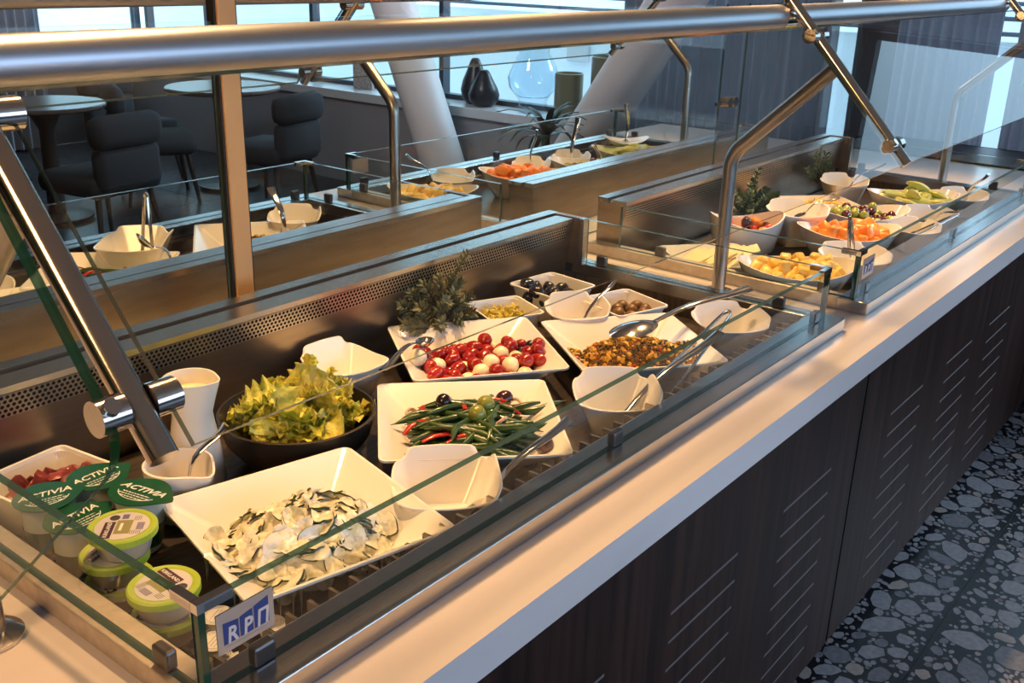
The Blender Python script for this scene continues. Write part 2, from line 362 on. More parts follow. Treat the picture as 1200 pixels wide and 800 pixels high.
struct('wall_back', (X0, Y1, FZ), (X1, Y1+0.12, 0.85), WALLD); struct('wall_back_upper', (X0, Y1, 2.7), (X1, Y1+0.12, CZ), WALLD); struct('wall_back_pier', (X0, Y1, 0.85), (2.2, Y1+0.12, 2.7), WALLD)
# front wall behind the camera with a long window opening
struct('wall_front', (X0, Y0-0.12, FZ), (X1, Y0, 0.8), WALLD)
struct('wall_front_upper', (X0, Y0-0.12, 2.6), (X1, Y0, CZ), WALLD)
# right (window) wall: apron, header, piers
struct('wall_right', (5.80, 2.9, FZ), (6.02, Y1, 0.655), WALLP)
struct('wall_right_upper', (X1-0.08, Y0, 2.75), (X1+0.1, Y1, CZ), WALLD)
struct('trim_1', (5.77, 2.9, 0.63), (6.12, Y1, 0.70), SILL, 0.004)
struct('wall_right_pier', (5.95, 1.92, FZ), (6.15, 2.20, CZ), PIER)
struct('wall_right_end', (5.95, Y0, FZ), (6.15, -2.6, CZ), WALLD); struct('wall_right_sill', (5.95, -2.6, FZ), (6.15, 0.74, 1.2), WALLD)
struct('wall_right_low', (5.9, 0.75, FZ), (6.12, 2.9, 0.62), WALLP)
def window(name, y0, y1, z0, z1, mulls):
    f = bmesh.new(); x0, x1 = X1-0.03, X1+0.05
    box(f, (x0, y0, z0), (x1, y1, z0+0.035)); box(f, (x0, y0, z1-0.05), (x1, y1, z1))
    o = obj(name, f, FRAME); o['kind'] = 'structure'
    for y in [y0+0.02]+mulls+[y1-0.02]:
        obj('mullion', nbox((x0, y-0.022, z0), (x1, y+0.022, z1)), FRAME, o)
    e = [y0]+mulls+[y1]
    for a, b in zip(e, e[1:]):
        bm = bmesh.new(); pane(bm, [(X1, a+0.02, z0+0.03), (X1, b-0.02, z0+0.03), (X1, b-0.02, z1-0.04), (X1, a+0.02, z1-0.04)], 0.012)
        obj('window_pane', bm, [GLASS, GEDGE], o)
    return o
window('window_1', 2.2, Y1, 0.70, 2.75, [3.75, 5.5, 7.0, 8.5])
window('window_3', -2.6, 0.74, 1.2, 2.75, [-1.5, -0.4])
window('window_2', 0.75, 1.92, 0.62, 2.75, [1.34])
wb = obj('window_4', nbox((2.2, Y1+0.02, 0.85), (X1, Y1+0.10, 0.90)), FRAME); wb['kind'] = 'structure'
for x_ in (2.25, 3.5, 4.75, 6.0): obj('mullion', nbox((x_-0.03, Y1+0.02, 0.90), (x_+0.03, Y1+0.10, 2.7)), FRAME, wb)
for x_ in (2.25, 3.5, 4.75):
    bm = bmesh.new(); pane(bm, [(x_+0.03, Y1+0.06, 0.90), (x_+1.22, Y1+0.06, 0.90), (x_+1.22, Y1+0.06, 2.7), (x_+0.03, Y1+0.06, 2.7)], 0.012); obj('window_pane', bm, [GLASS, GEDGE], wb)
# outside: pale deck and a bulwark
ow = thing('outer_bulwark', 'pale blue-white bulwark wall outside the windows', 'wall')
obj('bulwark_panel', nbox((10.2, -2, -2), (10.4, 16, 1.15)), DECK, ow)
for k in range(3): obj('handrail', tube([(10.15, -2, 1.22+0.13*k), (10.15, 16, 1.22+0.13*k)], 0.02, 8), FRAME, ow)
for y, z in ((5.6, 0.75), (7.9, 0.8), (6.9, 0.62)):
    obj('porthole_cover', nbox((10.14, y, z), (10.2, y+0.3, z+0.22), 0.02), SILL, ow)
tag(obj('outer_deck', nbox((6.3, -2, -2.1), (10.1, 16, -0.3)), DECK), 'white painted deck outside the windows', 'deck')

def curtain(y0, y1, x, z0, z1, label, waves, amp=0.035, m=None):
    bm = bmesh.new(); n = waves*8; cols = []
    rng = random.Random(int(y0*100))
    ph = [rng.uniform(-0.5, 0.5) for _ in range(waves+2)]
    for i in range(n+1):
        t = i/n; y = y0+(y1-y0)*t; a = amp*math.sin(2*PI*waves*t+ph[int(t*waves)]*0.8)
        cols.append([bm.verts.new((x+a+d, y, z)) for d in (0, 0.004) for z in (z0, z1)])
    for a, b in zip(cols, cols[1:]):
        bm.faces.new((a[0], b[0], b[1], a[1])); bm.faces.new((a[2], a[3], b[3], b[2])); bm.faces.new((a[0], a[2], b[2], b[0])); bm.faces.new((a[1], b[1], b[3], a[3]))
    bm.faces.new((cols[0][0], cols[0][1], cols[0][3], cols[0][2])); bm.faces.new((cols[-1][0], cols[-1][2], cols[-1][3], cols[-1][1]))
    return tag(obj('curtain', bm, m or CURT, smooth=True), label, 'curtain')
curtain(2.22, 3.62, 5.72, FZ+0.02, 2.75, 'long pleated grey sheer curtain hanging right of the leaning pillars', 20, 0.032)
c4 = curtain(-4.9, -2.3, 9.36, FZ+0.02, 2.75, 'grey sheer curtain along the far back window', 30, 0.03); c4.rotation_euler = (0, 0, PI/2)
curtain(1.38, 1.90, 5.74, FZ+0.02, 2.75, 'narrow pale curtain gathered past the dark pier', 9, 0.02, CURT2)
curtain(0.78, 1.30, 5.74, FZ+0.02, 2.75, 'grey curtain at the far right window edge', 9, 0.02)
for p, q, lab in (((5.3, 5.44, 1.86), (5.3, 4.58, -0.10), 'round leaning pillar tilted towards the left window, left of the pair'), ((5.3, 2.63, 2.12), (5.3, 4.08, -0.05), 'round leaning pillar tilted to the right beside the grey curtain')):
    p, q = Vector(p), Vector(q); d = (p-q).normalized(); top = q+d*((CZ-q.z)/d.z); bot = q+d*((FZ-q.z)/d.z)
    t = thing('leaning_pillar', lab, 'pillar'); obj('shaft', tube([bot, top], 0.155, 40), PILLAR, t, True)
    obj('base_collar', tube([bot, bot+d*0.1], 0.17, 40), PILLAR, t)
# ---- things on the window sill
def on_sill(name, bm, m, loc, label, cat, smooth=True, group=None): return tag(obj(name, bm, m, None, smooth, loc), label, cat, group)
pear = lambda h, r: lathe([(0.001, 0), (r*0.55, 0.0), (r*0.9, h*0.14), (r, h*0.32), (r*0.86, h*0.52), (r*0.6, h*0.72), (r*0.42, h*0.88), (r*0.30, h*0.97), (r*0.2, h), (0.001, h*0.985)], 28)
on_sill('pear_vase', pear(0.265, 0.118), VASE, (5.93, 4.945, 0.70), 'short dark pear-shaped vase in front on the window sill', 'vase')
on_sill('pear_vase', pear(0.335, 0.110), VASE, (6.0, 5.09, 0.70), 'tall dark ceramic vase behind the shorter pear-shaped one', 'vase')
gv = lathe([(r_*0.80, z_*0.88) for r_, z_ in [(0.13, 0), (0.135, 0.01), (0.125, 0.09), (0.14, 0.115), (0.22, 0.20), (0.235, 0.28), (0.20, 0.37), (0.14, 0.47), (0.135, 0.55), (0.128, 0.55), (0.132, 0.47), (0.192, 0.37), (0.227, 0.28), (0.212, 0.205), (0.13, 0.125), (0.0005, 0.118)]], 36)
on_sill('glass_vase', gv, GLASSV, (5.95, 4.50, 0.70), 'large clear bulbous glass vase on the window sill', 'vase')
on_sill('olive_cylinder_vase', lathe([(0.095, 0), (0.1, 0.01), (0.1, 0.30), (0.09, 0.305), (0.085, 0.28), (0.08, 0.02), (0.001, 0.02)], 32), OLIVE_POT, (5.95, 4.19, 0.70), 'olive green cylinder vase beside the big glass vase', 'vase')
on_sill('olive_cylinder_vase', lathe([(0.13, 0), (0.135, 0.01), (0.135, 0.43), (0.125, 0.435), (0.12, 0.4), (0.115, 0.02), (0.001, 0.02)], 32), OLIVE_POT, (6.0, 3.88, 0.70), 'taller olive cylinder vase half behind the right leaning pillar', 'vase')
on_sill('picture_card', nbox((-0.015, -0.11, 0), (0.015, 0.11, 0.23), 0.004), PAPERS, (5.98, 6.28, 0.70), 'patterned card standing on the sill left of the leaning pillar', 'card', False)
# ---- planter with a spiky plant behind the back row
pl = thing('potted_plant', 'spiky dark-leaved plant standing before the sill wall', 'plant', (4.80, 3.52, FZ+0.02))
obj('pot', lathe([(0.12, 0), (0.16, 0.3), (0.17, 0.42), (0.155, 0.42), (0.14, 0.36), (0.001, 0.36)], 24), DARKWOOD, pl, True)
obj('stem', tube([(0, 0, 0.35), (0.01, 0.0, 0.62), (0, 0, 0.80)], 0.018, 8), STEM, pl)
rng = random.Random(3)
for k in range(26):
    a = k*2.4; el = R(rng.uniform(-5, 80)); L_ = rng.uniform(0.22, 0.34); bm = bmesh.new(); rows = []
    for i in range(7):
        t = i/6; rr = L_*t; e2 = el - 0.55*t*t
        c = Vector((math.cos(a)*rr*math.cos(e2), math.sin(a)*rr*math.cos(e2), 0.80+rr*math.sin(e2)-0.0*t))
        w = 0.020*math.sin(PI*min(1, 0.18+t*0.82))**0.8+0.001; s = Vector((-math.sin(a), math.cos(a), 0))
        rows.append((bm.verts.new(c-s*w), bm.verts.new(c-Vector((0, 0, 0.004))), bm.verts.new(c+s*w), bm.verts.new(c+Vector((0, 0, 0.002)))))
    for r1, r2 in zip(rows, rows[1:]):
        for i, j in ((0, 1), (1, 2), (2, 3), (3, 0)): bm.faces.new((r1[i], r1[j], r2[j], r2[i]))
    obj('leaf', bm, LEAF, pl, True)
# ---- dining corner
def chair(loc, rz, label):
    t = thing('lounge_chair', label, 'chair', loc, rz, 'upholstered chairs of the dining corner')
    obj('seat', nbox((-0.27, -0.27, 0.36), (0.27, 0.27, 0.50), 0.055), FABRIC, t, True)
    obj('backrest', nbox((-0.31, -0.24, 0.40), (-0.20, 0.24, 0.67), 0.05), FABRIC, t, True)
    obj('head_roll', nbox((-0.34, -0.26, 0.655), (-0.20, 0.26, 0.86), 0.065), FABRIC, t, True)
    for sx in (-1, 1):
        for sy in (-1, 1): obj('leg', tube([(sx*0.20, sy*0.20, 0.37), (sx*0.25, sy*0.25, 0)], [0.02, 0.013], 8), DARKWOOD, t)
    return t
chair((3.36, 5.92, FZ), R(100), 'charcoal chair with its back to the buffet, nearest the left round table')
chair((4.74, 5.98, FZ), R(104), 'charcoal chair with its back to the buffet, near the sill wall')
chair((4.36, 6.85, FZ), R(-25), 'charcoal chair turned sideways between the two round tables')
chair((2.86, 6.50, FZ), R(-10), 'charcoal chair left of the left round table, partly behind the steel rod')
chair((4.62, 7.55, FZ), R(-80), 'charcoal chair on the far side of the right round table')
def table(loc, r, label):
    t = thing('round_table', label, 'table', loc)
    obj('tabletop', lathe([(0.001, 0.745), (r-0.02, 0.745), (r, 0.757), (r, 0.772), (r-0.008, 0.78), (0.001, 0.78)], 48), TABLE, t)
    obj('pedestal', lathe([(0.03, 0.02), (0.06, 0.03), (0.055, 0.3), (0.05, 0.6), (0.12, 0.745), (0.001, 0.745)], 24), DARKWOOD, t, True)
    obj('foot_plate', lathe([(0.001, 0), (0.24, 0), (0.24, 0.012), (0.06, 0.03), (0.001, 0.03)], 32), DARKWOOD, t)
table((3.50, 6.78, FZ+0.02), 0.40, 'round dark table at the left of the dining corner')
table((4.97, 6.80, FZ+0.02), 0.44, 'round table shining in window light, right of the other')
# dark sideboard past the far end of the counter
sb = thing('sideboard', 'dark sideboard with open shelves past the far end of the counter', 'cabinet', (5.25, 1.0, FZ))
for z in (0.0, 0.33, 0.66, 0.93): obj('shelf', nbox((-0.25, -0.9, z), (0.25, 0.9, z+0.03)), DARKWOOD, sb)
for y in (-0.9, 0, 0.87): obj('side_panel', nbox((-0.25, y, 0), (0.25, y+0.03, 0.96)), DARKWOOD, sb)
obj('back_panel', nbox((0.23, -0.9, 0), (0.25, 0.9, 0.96)), DARKWOOD, sb)
# ------------------------------------------------------------------ counter
# slab with a bend at the left end: outline follows the aisle side, then turns towards the viewer's left
dx, dy = -0.82, -0.572
slab = thing('buffet_counter', 'long cream quartz worktop carrying the cold wells, bent at its left end', 'worktop')
outl = [(5.0, 0.70), (5.0, 2.88), (-0.25, 2.88), (-0.25+dx*1.3-0.4, 2.88+dy*1.3+0.6), (0.30+dx*1.4, 0.70+dy*1.4), (0.30, 0.70)]
HOLES = [(0.55, 2.32), (2.535, 4.30)]
bm = bmesh.new()
def ring_slab(bm):
    # top made of strips round the well openings (the wells drop into the worktop)
    yb = [0.70, 0.86, 1.62, 1.96, 2.72, 2.88]
    for i in range(5):
        y0, y1 = yb[i], yb[i+1]
        if i in (1, 3):
            segs = [(0.30, 0.55), (2.32, 2.535), (4.30, 5.0)]
        else: segs = [(0.30, 5.0)]
        for a, b in segs: box(bm, (a, y0, 0.835), (b, y1, 0.90))
ring_slab(bm)
bmesh.ops.remove_doubles(bm, verts=bm.verts, dist=1e-5)
obj('worktop_slab', bm, STONE, slab)
lo = [(0.30, 0.70), (0.30, 2.88), (-0.25, 2.88), (-1.6, 2.5), (0.30+dx*1.4, 0.70+dy*1.4)]
obj('worktop_return', prism(bmesh.new(), lo[::-1], 0.835, 0.90), STONE, slab)
def slotted_front(bm, x0, x1, z0, z1, cols, rows, sl, sh, y=0.722, d=0.006):
    """panel front with recessed vent slots cut into it"""
    xsx = sorted({x0, x1, *[c for c in cols], *[c+sl for c in cols]}); zs = sorted({z0, z1, *[r for r in rows], *[r+sh for r in rows]})
    V = {}
    def v(x, yy, z):
        k = (round(x, 4), round(yy, 4), round(z, 4))
        if k not in V: V[k] = bm.verts.new((x, yy, z))
        return V[k]
    for a, b in zip(xsx, xsx[1:]):
        for c, e in zip(zs, zs[1:]):
            hole = any(abs(a-q) < 1e-6 for q in cols) and any(abs(c-q) < 1e-6 for q in rows)
            if not hole: bm.faces.new((v(a, y, c), v(b, y, c), v(b, y, e), v(a, y, e)))
            else:
                o_ = [(a, c), (b, c), (b, e), (a, e)]
                for i in range(4):
                    p, q = o_[i], o_[(i+1) % 4]; bm.faces.new((v(p[0], y, p[1]), v(q[0], y, q[1]), v(q[0], y+d, q[1]), v(p[0], y+d, p[1])))
    box(bm, (x0, y+d, z0), (x1, y+0.03, z1))
    for xx_ in (x0, x1): bm.faces.new([bm.verts.new(p) for p in ((xx_, y, z0), (xx_, y+d, z0), (xx_, y+d, z1), (xx_, y, z1))])
    return bm
rows = [0.612-0.064*k for k in range(9)]
for x0, x1, cols, lab in ((0.36, 2.345, [0.935, 1.424, 1.912], 'dark walnut cabinet front under the near well, with slanting columns of vent slots'),
                          (2.355, 4.33, [2.59, 3.083, 3.555], 'dark walnut cabinet front under the far well, right of the door joint'),
                          (4.34, 4.98, [4.5], 'narrow dark walnut cabinet front at the far end of the counter')):
    t = thing('base_cabinet', lab, 'cabinet')
    obj('carcass', nbox((x0, 0.755, 0.02), (x1, 1.75, 0.834)), DARKWOOD, t)
    obj('front_panel', slotted_front(bmesh.new(), x0, x1, 0.02, 0.833, cols, rows, 0.27, 0.007), WOOD, t)
    for cx in cols:
        for r_ in rows: obj('vent_slot', nbox((cx+0.001, 0.7224, r_), (cx+0.269, 0.7275, r_+0.007)), SLOT, t)
    obj('plinth', nbox((x0, 0.78, FZ), (x1, 1.7, 0.02)), RUBBER, t)
for x0, x1, lab in ((0.36, 2.345, 'dark cabinet on the window side under the left back well'), (2.355, 4.98, 'dark cabinet on the window side under the right back well')):
    t = thing('base_cabinet', lab, 'cabinet')
    obj('carcass', nbox((x0, 1.83, 0.02), (x1, 2.83, 0.834)), DARKWOOD, t); obj('front_panel', nbox((x0, 2.83, 0.02), (x1, 2.86, 0.833)), WOOD, t); obj('plinth', nbox((x0, 1.83, FZ), (x1, 2.8, 0.02)), RUBBER, t)
# ------------------------------------------------------------------ cold wells
MID = 1.79
def well(x0, mir, label, clips, fine):
    """x0 = left outer edge; mir mirrors the section about the middle of the counter; local y runs inwards from the outer rim"""
    Yw = (lambda l: 2*MID-(0.80+l)) if mir else (lambda l: 0.80+l)
    t = thing('cold_well', label, 'food display')
    L_ = 1.83
    def bx(bm, a, b, bev=0.0): return box(bm, (x0+a[0], Yw(a[1]), a[2]), (x0+b[0], Yw(b[1]), b[2]), bev)
    # rim: front, left, right strips (steel lips on the worktop)
    obj('front_rim', bx(bmesh.new(), (0, 0, 0.9005), (L_, 0.08, 0.933), 0.002), STEEL, t)
    obj('left_rim', bx(bmesh.new(), (0, 0.0805, 0.9005), (0.045, 0.865, 0.933), 0.002), STEELR, t)
    obj('right_rim', bx(bmesh.new(), (L_-0.055, 0.0805, 0.9005), (L_, 0.865, 0.933), 0.002), STEEL, t)
    p = bmesh.new()
    bx(p, (0.047, 0.082, 0.842), (L_-0.057, 0.79, 0.852)); bx(p, (0.036, 0.0805, 0.842), (0.0455, 0.80, 0.9)); bx(p, (L_-0.0565, 0.0805, 0.842), (L_-0.047, 0.80, 0.9)); bx(p, (0.036, 0.071, 0.842), (L_-0.047, 0.0805, 0.9))
    obj('pan', p, DARKSTEEL, t)
    # back box: slanted inner face, perforated strip, ledge with a groove
    def quadprism(bm, prof, xa, xb):
        a = [bm.verts.new((x0+xa, Yw(l), z)) for l, z in prof]; b = [bm.verts.new((x0+xb, Yw(l), z)) for l, z in prof]; n = len(prof)
        for i in range(n): bm.faces.new((a[i], a[(i+1) % n], b[(i+1) % n], b[i]))
        bm.faces.new(a[::-1]); bm.faces.new(b); bmesh.ops.recalc_face_normals(bm, faces=bm.faces); return bm
    xa, xb = 0.046, L_-0.075
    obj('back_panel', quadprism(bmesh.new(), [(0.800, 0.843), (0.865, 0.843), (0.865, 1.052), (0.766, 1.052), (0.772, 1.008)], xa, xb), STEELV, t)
    g = quadprism(bmesh.new(), [(0.832, 1.0525), (0.866, 1.0525), (0.866, 1.067), (0.832, 1.067)], xa, xb+0.02)
    obj('top_ledge', g, STEEL, t)
    obj('inner_ledge', quadprism(bmesh.new(), [(0.764, 1.0525), (0.818, 1.0525), (0.818, 1.064), (0.764, 1.064)], xa, xb-0.0), STEEL, t)
    obj('ledge_groove', quadprism(bmesh.new(), [(0.8185, 1.0525), (0.8315, 1.0525), (0.8315, 1.0545), (0.8185, 1.0545)], xa, xb), RUBBER, t)
    bm = bmesh.new(); uvl = bm.loops.layers.uv.new('UVMap')
    P = [(xa+0.004, 0.7708, 1.0095), (xb-0.03, 0.7708, 1.0095), (xb-0.03, 0.7650, 1.050), (xa+0.004, 0.7650, 1.050)]
    vs = [bm.verts.new((x0+a, Yw(l-0.0008), z)) for a, l, z in P]; f = bm.faces.new(vs)
    for lp, uv in zip(f.loops, ((0, 0), ((P[1][0]-P[0][0])/0.0098, 0), ((P[1][0]-P[0][0])/0.0098, 5), (0, 5))): lp[uvl].uv = uv
    ex = bmesh.ops.extrude_face_region(bm, geom=[f]); nv = [v for v in ex['geom'] if isinstance(v, bmesh.types.BMVert)]
    for v in nv: v.co.y += (0.0006 if not mir else -0.0006)
    bmesh.ops.recalc_face_normals(bm, faces=bm.faces)
    obj('perforated_strip', bm, PERF, t)
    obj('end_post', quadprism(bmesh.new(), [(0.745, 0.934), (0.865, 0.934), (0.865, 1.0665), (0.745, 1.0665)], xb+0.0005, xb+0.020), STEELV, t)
    obj('corner_trim', quadprism(bmesh.new(), [(0.7305, 0.934), (0.7445, 0.934), (0.7445, 1.0665), (0.7305, 1.0665)], xb-0.002, xb+0.020), STEEL, t)
    # front grille of upright slats inside the rim
    gr = obj('air_grille', bx(bmesh.new(), (0.05, 0.0815, 0.853), (L_-0.06, 0.107, 0.892)), DARKSTEEL, t)
    if fine:
        me = None
        for k in range(46):
            px = x0+0.07+k*0.0372
            if me is None:
                b_ = nbox((-0.0028, -0.012, -0.017), (0.0028, 0.012, 0.017)); q = obj('slat', b_, STEELV, gr, loc=(px, Yw(0.0945), 0.9095)); me = q.data
            else: link('slat', me, gr, (px, Yw(0.0945), 0.9095))
    # glass fences
    zt, zb, gy = 1.057, 0.9335, 0.045
    def sheet(name, P):
        bm = bmesh.new(); pane(bm, [(x0+a, Yw(l), z) for a, l, z in P], 0.012); return obj(name, bm, [GLASS, GEDGE], t)
    sheet('front_glass', [(0.0185, gy, zb), (L_-0.0385, gy, zb), (L_-0.0385, gy, zt), (0.0185, gy, zt)])
    sheet('left_glass', [(0.015, gy+0.0065, zb), (0.015, 0.76, zb), (0.015, 0.76, zt), (0.015, gy+0.0065, zt)])
    sheet('right_glass', [(L_-0.035, gy+0.0065, zb), (L_-0.035, 0.744, zb), (L_-0.035, 0.744, zt), (L_-0.035, gy+0.0065, zt)])
    for sx, xc in ((1, 0.015), (-1, L_-0.035)):
        b = bmesh.new(); s = sx
        bx(b, (xc-0.006*s, gy-0.006, zt-0.010), (xc+0.042*s, gy+0.006, zt+0.003)); bx(b, (xc-0.006, gy+0.0065, zt-0.010), (xc+0.006, gy+0.045, zt+0.003))
        obj('corner_bracket', b, CHROME, t)
        obj('corner_seal', bx(bmesh.new(), (xc-0.0055, gy-0.0055, zb), (xc+0.0034, gy+0.0030, zt-0.0105)), GEDGE_DARK, t)
    for (a, l) in clips:
        w, d = (0.016, 0.008) if abs(l-gy) < 1e-6 else (0.008, 0.016)
        obj('glass_clip', bx(bmesh.new(), (a-w, l-d, 0.9335), (a+w, l+d, 0.962), 0.004), CLIP, t)
    return t
CL = [(0.095, 0.045), (0.87, 0.045), (1.745, 0.045), (0.015, 0.125), (0.015, 0.62), (1.795, 0.16), (1.795, 0.69)]
well(0.52, False, 'steel cold well in the foreground holding the salads, glass fenced', CL, True)
well(2.50, False, 'steel cold well of fruit further along the aisle side', CL, False)
well(0.52, True, 'steel cold well of salads on the window side, behind the near one', CL, False)
well(2.50, True, 'steel cold well of fruit on the window side, before the leaning pillars', CL, False)
# ------------------------------------------------------------------ sneeze guards
def guard_post(x, mir, label):
    f = (lambda y: 2*MID-y) if mir else (lambda y: y)
    t = thing('guard_post', label, 'post')
    pts = [(x, f(1.18), 0.905), (x, f(1.18), 1.24)]
    for k in range(1, 7):
        a = R(45)*k/6; pts.append((x, f(1.18-0.08*(1-math.cos(a))), 1.24+0.08*math.sin(a)))
    pts.append((x, f(0.938), 1.506))
    obj('bent_tube', tube(pts, 0.0185, 20), TUBE, t, True)
    obj('base_flange', lathe([(0.001, 0.9005), (0.040, 0.9005), (0.040, 0.906), (0.022, 0.912), (0.001, 0.912)], 28), CHROME, t, True).location = (x, f(1.18), 0)
    d = Vector((0, 0.347, 0.367)); d.normalize(); a = Vector((x, 0.736, 1.307)); e = a+d*0.50
    obj('slanted_rod', tube([(x, f(a.y), a.z), (x, f(e.y), e.z)], 0.0145, 20), ROD, t, True)
    for s in (0.055, 0.375):
        q = a+d*s
        for sg in (-1, 1):
            kn = bmesh.new(); cyl(kn, (x+sg*0.013, f(q.y), q.z), (x+sg*0.040, f(q.y), q.z), 0.0170, 20)
            obj('glass_clamp', kn, ROD, t, True)
        nd = Vector((0, -0.727, 0.687)); b = bmesh.new(); qq = q+nd*0.014
        cyl(b, (x-0.030, f(qq.y), qq.z), (x-0.030, f((qq+nd*0.008).y), (qq+nd*0.008).z), 0.008, 14)
        obj('clamp_screw', b, CHROME, t, True)
    return t
names = {0: 'thick steel rod and bent tube of the glass guard in the left foreground', 1: 'steel rod and bent tube between the near well and the fruit well', 2: 'steel rod and bent tube at the far right end of the aisle side'}
namesb = {0: 'steel guard post on the window side at the left, behind the pipes', 1: 'bent steel guard post on the window side rising before the left pillar', 2: 'bent steel guard post on the window side before the grey curtain'}
for i in range(3):
    guard_post(0.447+1.965*i+(0.008 if i else 0), False, names[i]); guard_post(0.455+1.965*i, True, namesb[i])
def rail(mir, label):
    f = (lambda y: 2*MID-y) if mir else (lambda y: y)
    t = thing('overhead_rail', label, 'rail'); yc, zc = f(1.082), 1.618
    xl = 0.30 if not mir else -0.4
    obj('pipe', tube([(xl, yc, zc), (4.44, yc, zc)], 0.0285, 36), PIPE, t, True)
    for xx_ in (0.447, 2.42, 4.385):
        obj('coupling', tube([(xx_-0.03, yc, zc), (xx_+0.03, yc, zc)], 0.0305, 36), CHROME, t, True)
    return t
rail(False, 'thick satin steel pipe running overhead along the aisle side'); rail(True, 'thick satin steel pipe overhead along the window side, farther one')
def guard_glass(x0, x1, mir, label):
    f = (lambda y: 2*MID-y) if mir else (lambda y: y)
    a, b = (0.737, 1.3085), (1.012, 1.599)
    bm = bmesh.new(); pane(bm, [(x0, f(a[0]), a[1]), (x1, f(a[0]), a[1]), (x1, f(b[0]), b[1]), (x0, f(b[0]), b[1])], 0.008)
    return tag(obj('guard_glass', bm, [GLASS, GEDGE_L]), label, 'glass pane')
guard_glass(0.478, 2.390, False, 'slanted glass pane over the near salad well')
guard_glass(2.450, 4.360, False, 'slanted glass pane over the aisle-side fruit well')
guard_glass(0.478, 2.390, True, 'slanted glass pane over the window-side salad well')
guard_glass(2.450, 4.360, True, 'slanted glass pane over the window-side fruit well')
# turned pane at the left end: right edge runs along the rod, lower corner rounded, lower edge swings to the aisle
e0 = Vector((0.427, 1.040, 1.629)); e1 = Vector((0.418, 0.745, 1.318)); lo_ = Vector((-0.82, -0.572, -0.012)).normalized()
up = (e0-e1).normalized(); rc = 0.05; pts = [e0]
for k in range(7):
    s = k/6; pts.append((e1+up*rc)*(1-s)**2 + e1*2*s*(1-s) + (e1+lo_*rc)*s**2)
pts += [e1+lo_*0.95, e1+lo_*0.95+(e0-e1)]
bm = bmesh.new(); pane(bm, pts, 0.012)
tag(obj('guard_glass', bm, [GLASS, GEDGE_DARK]), 'slanted glass pane with deep green edge left of the thick rod, corner rounded', 'glass pane')
# glass divider along the middle and its flat post
dv = thing('divider_post', 'flat warm-lit steel post rising between the front and back wells', 'post', (1.318, MID, 0.9))
obj('post', nbox((-0.0225, -0.018, 0.0), (0.0225, 0.018, 0.98), 0.003), POST_LIT, dv)
for s in (-1, 1): obj('gasket', nbox((s*0.0228, -0.012, 0.0), (s*0.0278, 0.012, 0.98)), RUBBER, dv)
for x0, x1, lab in ((0.20, 1.288, 'upright glass divider left of the flat post'), (1.348, 3.52, 'upright glass divider right of the flat post'), (3.70, 4.9, 'upright glass divider at the far right behind the fruit wells')):
    bm = bmesh.new(); pane(bm, [(x0, MID, 0.903), (x1, MID, 0.903), (x1, MID, 1.60), (x0, MID, 1.60)], 0.008)
    tag(obj('divider_glass', bm, [GLASS, GEDGE]), lab, 'glass pane')
t = thing('glass_connector', 'pair of round steel knobs joining two upright glass dividers', 'clamp', (3.60, MID, 1.245))
for s in (-1, 1): obj('knob', tube([(s*0.022, -0.02, 0), (s*0.022, 0.02, 0)], 0.019, 20), CHROME, t, True)
obj('link_bar', nbox((-0.10, -0.006, -0.006), (0.10, 0.006, 0.006)), CHROME, t)
# ------------------------------------------------------------------ crockery
FL = 0.8525          # pan floor
def dish_h(m, half, h, b=0.42):   # inner surface height at Chebyshev radius m
    m0 = half*b; return 0.012 if m < m0 else 0.012+(m-m0)/(half-m0)*(h-0.012)
def square_dish(name, s, h, label, loc, rz, b=0.42, cat='dish', group=None, rc=0.012):
    """square porcelain dish with straight sloping sides"""
    bm = bmesh.new(); half = s/2; lv = []
    def ring(w, z, r):
        return [bm.verts.new((x, y, z)) for x, y in rrect(2*w, 2*w, r, 4)]
    spec = [(half*b*0.86, 0.0, rc*1.2), (half*b+0.006, 0.002, rc*1.2), (half-0.006, h-0.006, rc*1.3), (half+0.001, h-0.004, rc*1.3), (half+0.001, h, rc*1.3), (half-0.004, h, rc), (half*b, 0.012, rc*0.7), (half*b*0.5, 0.012, rc*0.4)]
    rings = [ring(*q) for q in spec]
    for a, c in zip(rings, rings[1:]):
        n = len(a)
        for k in range(n): bm.faces.new((a[k], a[(k+1) % n], c[(k+1) % n], c[k]))
    bm.faces.new(rings[0][::-1]); bm.faces.new(rings[-1])
    bmesh.ops.recalc_face_normals(bm, faces=bm.faces)
    return tag(obj(name, bm, CHINA, None, False, (*loc, FL) if len(loc) == 2 else loc, (0, 0, rz)), label, cat, group)
